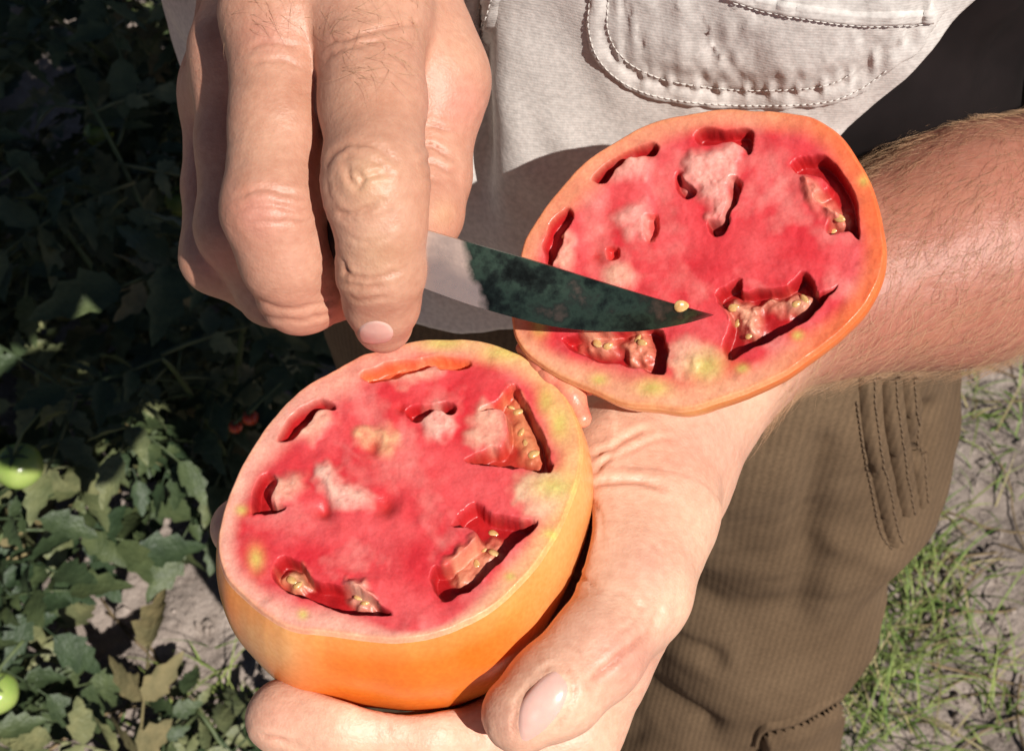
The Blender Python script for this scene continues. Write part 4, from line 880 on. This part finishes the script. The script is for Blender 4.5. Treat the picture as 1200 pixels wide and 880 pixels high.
def plant(x, y, nst, hgt, spread, nleaf, label, sd_, lean=(0, 0), dry=.06, first=[0]):
    r_ = random.Random(sd_); root = thing('tomato_plant', label, 'plant', group=None); base = np.array([x, y, gnd(x, y)]); root.location = base
    for s in range(nst):
        a = r_.uniform(0, 2 * math.pi); tip = np.array([math.cos(a) * spread * r_.uniform(.4, 1) + lean[0], math.sin(a) * spread * r_.uniform(.4, 1) + lean[1], hgt * r_.uniform(.65, 1.05)])
        mid = tip * [.35, .35, .75] + np.array([r_.uniform(-.04, .04), r_.uniform(-.04, .04), 0]); n_ = 12
        pts = [np.array([0, 0, -.02]) * (1 - t) ** 2 + 2 * t * (1 - t) * mid + t * t * tip for t in np.linspace(0, 1, n_)]
        mb = MB(); mb.tube(pts, np.linspace(.0055, .0020, n_), 7); obj('stem', mb.mesh('stem'), m_stem, root)
        k = int(nleaf * 1.25) // nst
        for i in range(k):
            t = .15 + .85 * (i + r_.random()) / k; j = min(int(t * (n_ - 1)), n_ - 2); p = pts[j] + (pts[j + 1] - pts[j]) * (t * (n_ - 1) - j)
            isdry = r_.random() < dry * (1.6 - t); me_ = r_.choice(DRY if isdry else LEAF); o_ = obj('leaf', me_, m_dryleaf if isdry else m_leaf, root)
            o_.location = p; o_.rotation_euler = (r_.uniform(-.55, .65), r_.uniform(-.5, .5), i * 2.4 + r_.uniform(-.6, .6)); sc_ = r_.uniform(.65, 1.15); o_.scale = (sc_,) * 3
    return root
pl_specs = [(-.62, .62, 5, .34, .24, 70, 'sunlit tomato plant with some yellowed leaves over bare sandy soil', 21, .07),
            (-.34, .98, 6, .50, .26, 100, 'shaded tomato plant close behind the knife hand, small red fruit at its edge', 22, .06),
            (-.80, 1.08, 6, .52, .30, 110, 'half shaded tomato plant bearing a round green tomato on its sunny side', 23, .08),
            (-.42, 1.50, 6, .58, .30, 110, 'dark tomato plant in deep shade with a pale green tomato among its leaves', 24, .04),
            (-.98, 1.62, 6, .60, .32, 110, 'dark bushy tomato plant beyond the one with the round green tomato', 25, .04),
            (-.30, 2.10, 6, .60, .34, 100, 'farthest shaded tomato plant directly behind the dark pale-fruited one', 26, .03),
            (-.95, 2.25, 6, .62, .36, 100, 'tallest tomato plant at the far back of the dark row', 27, .03),
            (-1.30, 1.20, 5, .50, .30, 80, 'tomato plant at the outer side of the row, beside the half shaded one', 28, .06),
            (-.62, 1.32, 5, .42, .26, 70, 'dense dark tomato plant between the green-fruited bush and the pale-fruited one', 31, .04),
            (-.30, .58, 3, .15, .16, 26, 'low young tomato plant with light green leaves near the boots', 29, .04)]
for s in pl_specs: plant(s[0], s[1], s[2], s[3], s[4], s[5], s[6], s[7], dry=s[8])
# --- fruit on the plants
def fruit(name, p, r_, mat, label, cat, sd_):
    root = thing(name, label, cat); root.location = p; nu, nv = 20, 28; V_ = []
    for i in range(nu):
        a = math.pi * i / (nu - 1)
        for j in range(nv):
            b_ = 2 * math.pi * j / nv; rr_ = r_ * (1 + .02 * math.cos(5 * b_ + sd_) * math.sin(a)); dz = -.16 * r_ * math.exp(-(math.sin(a) / .35) ** 2) * (1 if a < 1.5 else -.3)
            V_.append((rr_ * math.sin(a) * math.cos(b_), rr_ * math.sin(a) * math.sin(b_), .88 * r_ * math.cos(a) + dz))
    obj('fruit', mesh_np('fruit', np.array(V_), grid_faces(nu, nv, True)[:, ::-1].copy()), mat, root)
    cx = MB()
    for j in range(5):
        a = 2 * math.pi * j / 5 + sd_; d_ = np.array([math.cos(a), math.sin(a), 0]); s_2 = np.array([-d_[1], d_[0], 0]); z0 = r_ * .76
        pts = [np.array([0, 0, z0]), d_ * r_ * .35 + [0, 0, z0 + .05 * r_], d_ * r_ * .75 + [0, 0, z0 + .02 * r_]]; cx.add([pts[0] - s_2 * .002, pts[0] + s_2 * .002, pts[1] + s_2 * r_ * .1, pts[1] - s_2 * r_ * .1, pts[2]], [(0, 1, 2, 3), (3, 2, 4)])
    obj('calyx', cx.mesh('calyx'), m_stem, root)
    stm = MB(); stm.tube([(0, 0, r_ * .72), (.004, .002, r_ * 1.1), (.012, .01, r_ * 1.7), (.03, .03, r_ * 2.2)], [.0018, .0016, .0016, .002], 6); obj('stalk', stm.mesh('stalk'), m_stem, root)
    return root
fruit('green_tomato', P(22, 546, 1.30), .0235, m_green, 'round unripe green tomato catching the sun on the shaded bush', 'tomato', 1)
fruit('green_tomato', P(-4, 812, 1.22), .020, m_green, 'unripe pale green tomato low over the bare sandy soil', 'tomato', 2)
fruit('green_tomato', P(116, 156, 1.70), .019, m_green, 'dim green tomato hanging deep in the shaded plants', 'tomato', 3)
fruit('green_tomato', P(212, 236, 1.66), .020, m_green, 'dim green tomato just beside the knife hand in deep shade', 'tomato', 4)
fruit('red_tomato', P(293, 489, 1.35), .0085, m_red, 'tiny ripe red tomato beside the lower tomato half', 'tomato', 5)
fruit('red_tomato', P(276, 500, 1.35), .007, m_red, 'tiny orange-red tomato hanging lowest on the sunlit sprig', 'tomato', 6)

# ------------------------------------------------------------------ grass, stalks, clods
GV, GF, GC = [], [], []
def blade(p, a, L_, wd, lean, curl, col):
    n_ = 5; d_ = np.array([math.cos(a), math.sin(a), 0]); s_ = np.array([-d_[1], d_[0], 0]); b0 = sum(len(v) for v in GV[-1:]) and 0
    V_ = []
    for i in range(n_):
        t = i / (n_ - 1); ang = lean + curl * t; c_ = p + d_ * (L_ * t * math.sin(ang)) + np.array([0, 0, max(L_ * t * math.cos(ang), .003)]); ww = wd * (1 - t ** 1.6) + .0002
        V_ += [c_ - s_ * ww, c_ + s_ * ww + np.array([0, 0, ww * .5])]
    GV.append(np.array(V_)); GC.append(np.tile(col, (len(V_), 1)))
rg = random.Random(5)
def tuft(px, py, nb, Lm, spread):
    c_ = G(px, py)
    for i in range(int(nb * .42)):
        x = c_[0] + rg.gauss(0, spread); y = c_[1] + rg.gauss(0, spread); k = rg.random()
        col = np.array([.085, .150, .030]) * (1 - k) + np.array([.24, .28, .08]) * k
        if rg.random() < .12: col = np.array([.30, .25, .12])
        blade(np.array([x, y, gnd(x, y) - .003]), rg.uniform(0, 6.28), Lm * rg.uniform(.4, 1.25), rg.uniform(.0006, .0016), rg.uniform(.15, .9), rg.uniform(.2, 1.2), col)
for a in [(1130, 470, 60, .085, .03), (1165, 500, 50, .08, .03), (1100, 500, 40, .08, .02), (1140, 540, 22, .10, .03), (1090, 640, 110, .10, .03), (1060, 690, 120, .11, .035), (1075, 740, 120, .11, .035), (1035, 770, 110, .10, .03), (1005, 820, 110, .10, .03), (1040, 830, 80, .09, .03), (985, 870, 90, .09, .03),
          (1125, 690, 35, .11, .03), (1160, 790, 45, .10, .02), (1165, 815, 30, .10, .02), (1120, 850, 24, .08, .03), (1190, 450, 30, .07, .03), (1080, 590, 50, .09, .03), (660, 860, 90, .08, .03), (640, 880, 60, .08, .03), (690, 870, 60, .08, .03), (1050, 870, 50, .07, .03), (1180, 560, 10, .07, .03), (1105, 440, 40, .09, .02),
          (240, 800, 40, .07, .03), (270, 860, 60, .07, .03), (210, 850, 20, .07, .03), (60, 840, 14, .09, .04), (310, 870, 40, .06, .03)]: tuft(*a)
for i in range(300):                                                     # scattered blades over the wider ground
    x = rg.uniform(-.2, 2.6); y = rg.uniform(-.6, 3.2)
    if x < .28 and y < 1.2: x = rg.uniform(.3, 2.2)
    k = rg.random(); blade(np.array([x, y, gnd(x, y) - .003]), rg.uniform(0, 6.28), rg.uniform(.03, .09), rg.uniform(.001, .0022), rg.uniform(.3, 1.2), rg.uniform(.1, .8), np.array([.10, .16, .035]) * (1 - k) + np.array([.24, .24, .09]) * k)
for i in range(45):                                                      # clumps outside the frame, so the patch goes on
    cx_, cy_ = rg.uniform(.7, 2.4), rg.uniform(-.4, 3.0)
    for j in range(40):
        x = cx_ + rg.gauss(0, .04); y = cy_ + rg.gauss(0, .04); blade(np.array([x, y, gnd(x, y) - .003]), rg.uniform(0, 6.28), rg.uniform(.04, .11), rg.uniform(.001, .0024), rg.uniform(.15, .9), rg.uniform(.2, 1.1), np.array([.10, .17, .035]))
nb_ = len(GV); fb = np.array([(2 * i, 2 * i + 1, 2 * i + 3, 2 * i + 2) for i in range(4)]); FF = (np.arange(nb_)[:, None, None] * 10 + fb[None]).reshape(-1, 4)
gm = mesh_np('grass', np.concatenate(GV), FF); setcol(gm, np.concatenate(GC)); go = obj('grass', gm, m_grass, kind='stuff'); go['label'] = 'green grass tufts growing out of the sandy soil'; go['category'] = 'grass'
for i in range(34):
    if i < 20: c_ = G(rg.uniform(1040, 1230), rg.uniform(430, 900))
    else: c_ = G(rg.uniform(-60, 260), rg.uniform(640, 920))
    a = rg.uniform(0, 3.14); L_ = rg.uniform(.06, .22); mb = MB(); pts = []
    for t in np.linspace(-.5, .5, 8):
        x = c_[0] + math.cos(a) * L_ * t + .010 * math.sin(t * 5 + i); y = c_[1] + math.sin(a) * L_ * t + .006 * math.cos(t * 7 + i); pts.append((x, y, gnd(x, y) + .003 + .006 * (t + .5)))
    mb.tube(pts, [.0012 + .0006 * rg.random()] * 8, 5); o_ = obj('dry_stalk', mb.mesh('dry_stalk'), m_straw); tag(o_, 'thin dry plant stalk lying on the sandy ground', 'stalk', 'dry stalks littering the sand')
ck = MB()
for i in range(3200):
    x, y = (rg.uniform(.2, 1.3), rg.uniform(.2, 1.8)) if i < 2100 else (rg.uniform(-.9, 0), rg.uniform(.2, 1.2)); r_ = .0015 + .008 * rg.random() ** 3
    ico = np.array([(1, 0, 0), (-1, 0, 0), (0, 1, 0), (0, -1, 0), (0, 0, 1), (0, 0, -1)], float) * np.array([[rg.uniform(.6, 1.3) for _ in range(3)] for _ in range(6)]) * r_
    ck.add(ico + [x, y, gnd(x, y) + r_ * .3], [(0, 2, 4), (2, 1, 4), (1, 3, 4), (3, 0, 4), (2, 0, 5), (1, 2, 5), (3, 1, 5), (0, 3, 5)])
co_ = obj('soil_clods', ck.mesh('soil_clods', False), m_ground, kind='stuff'); co_['label'] = 'loose crumbs of sandy soil strewn on the ground'; co_['category'] = 'soil'
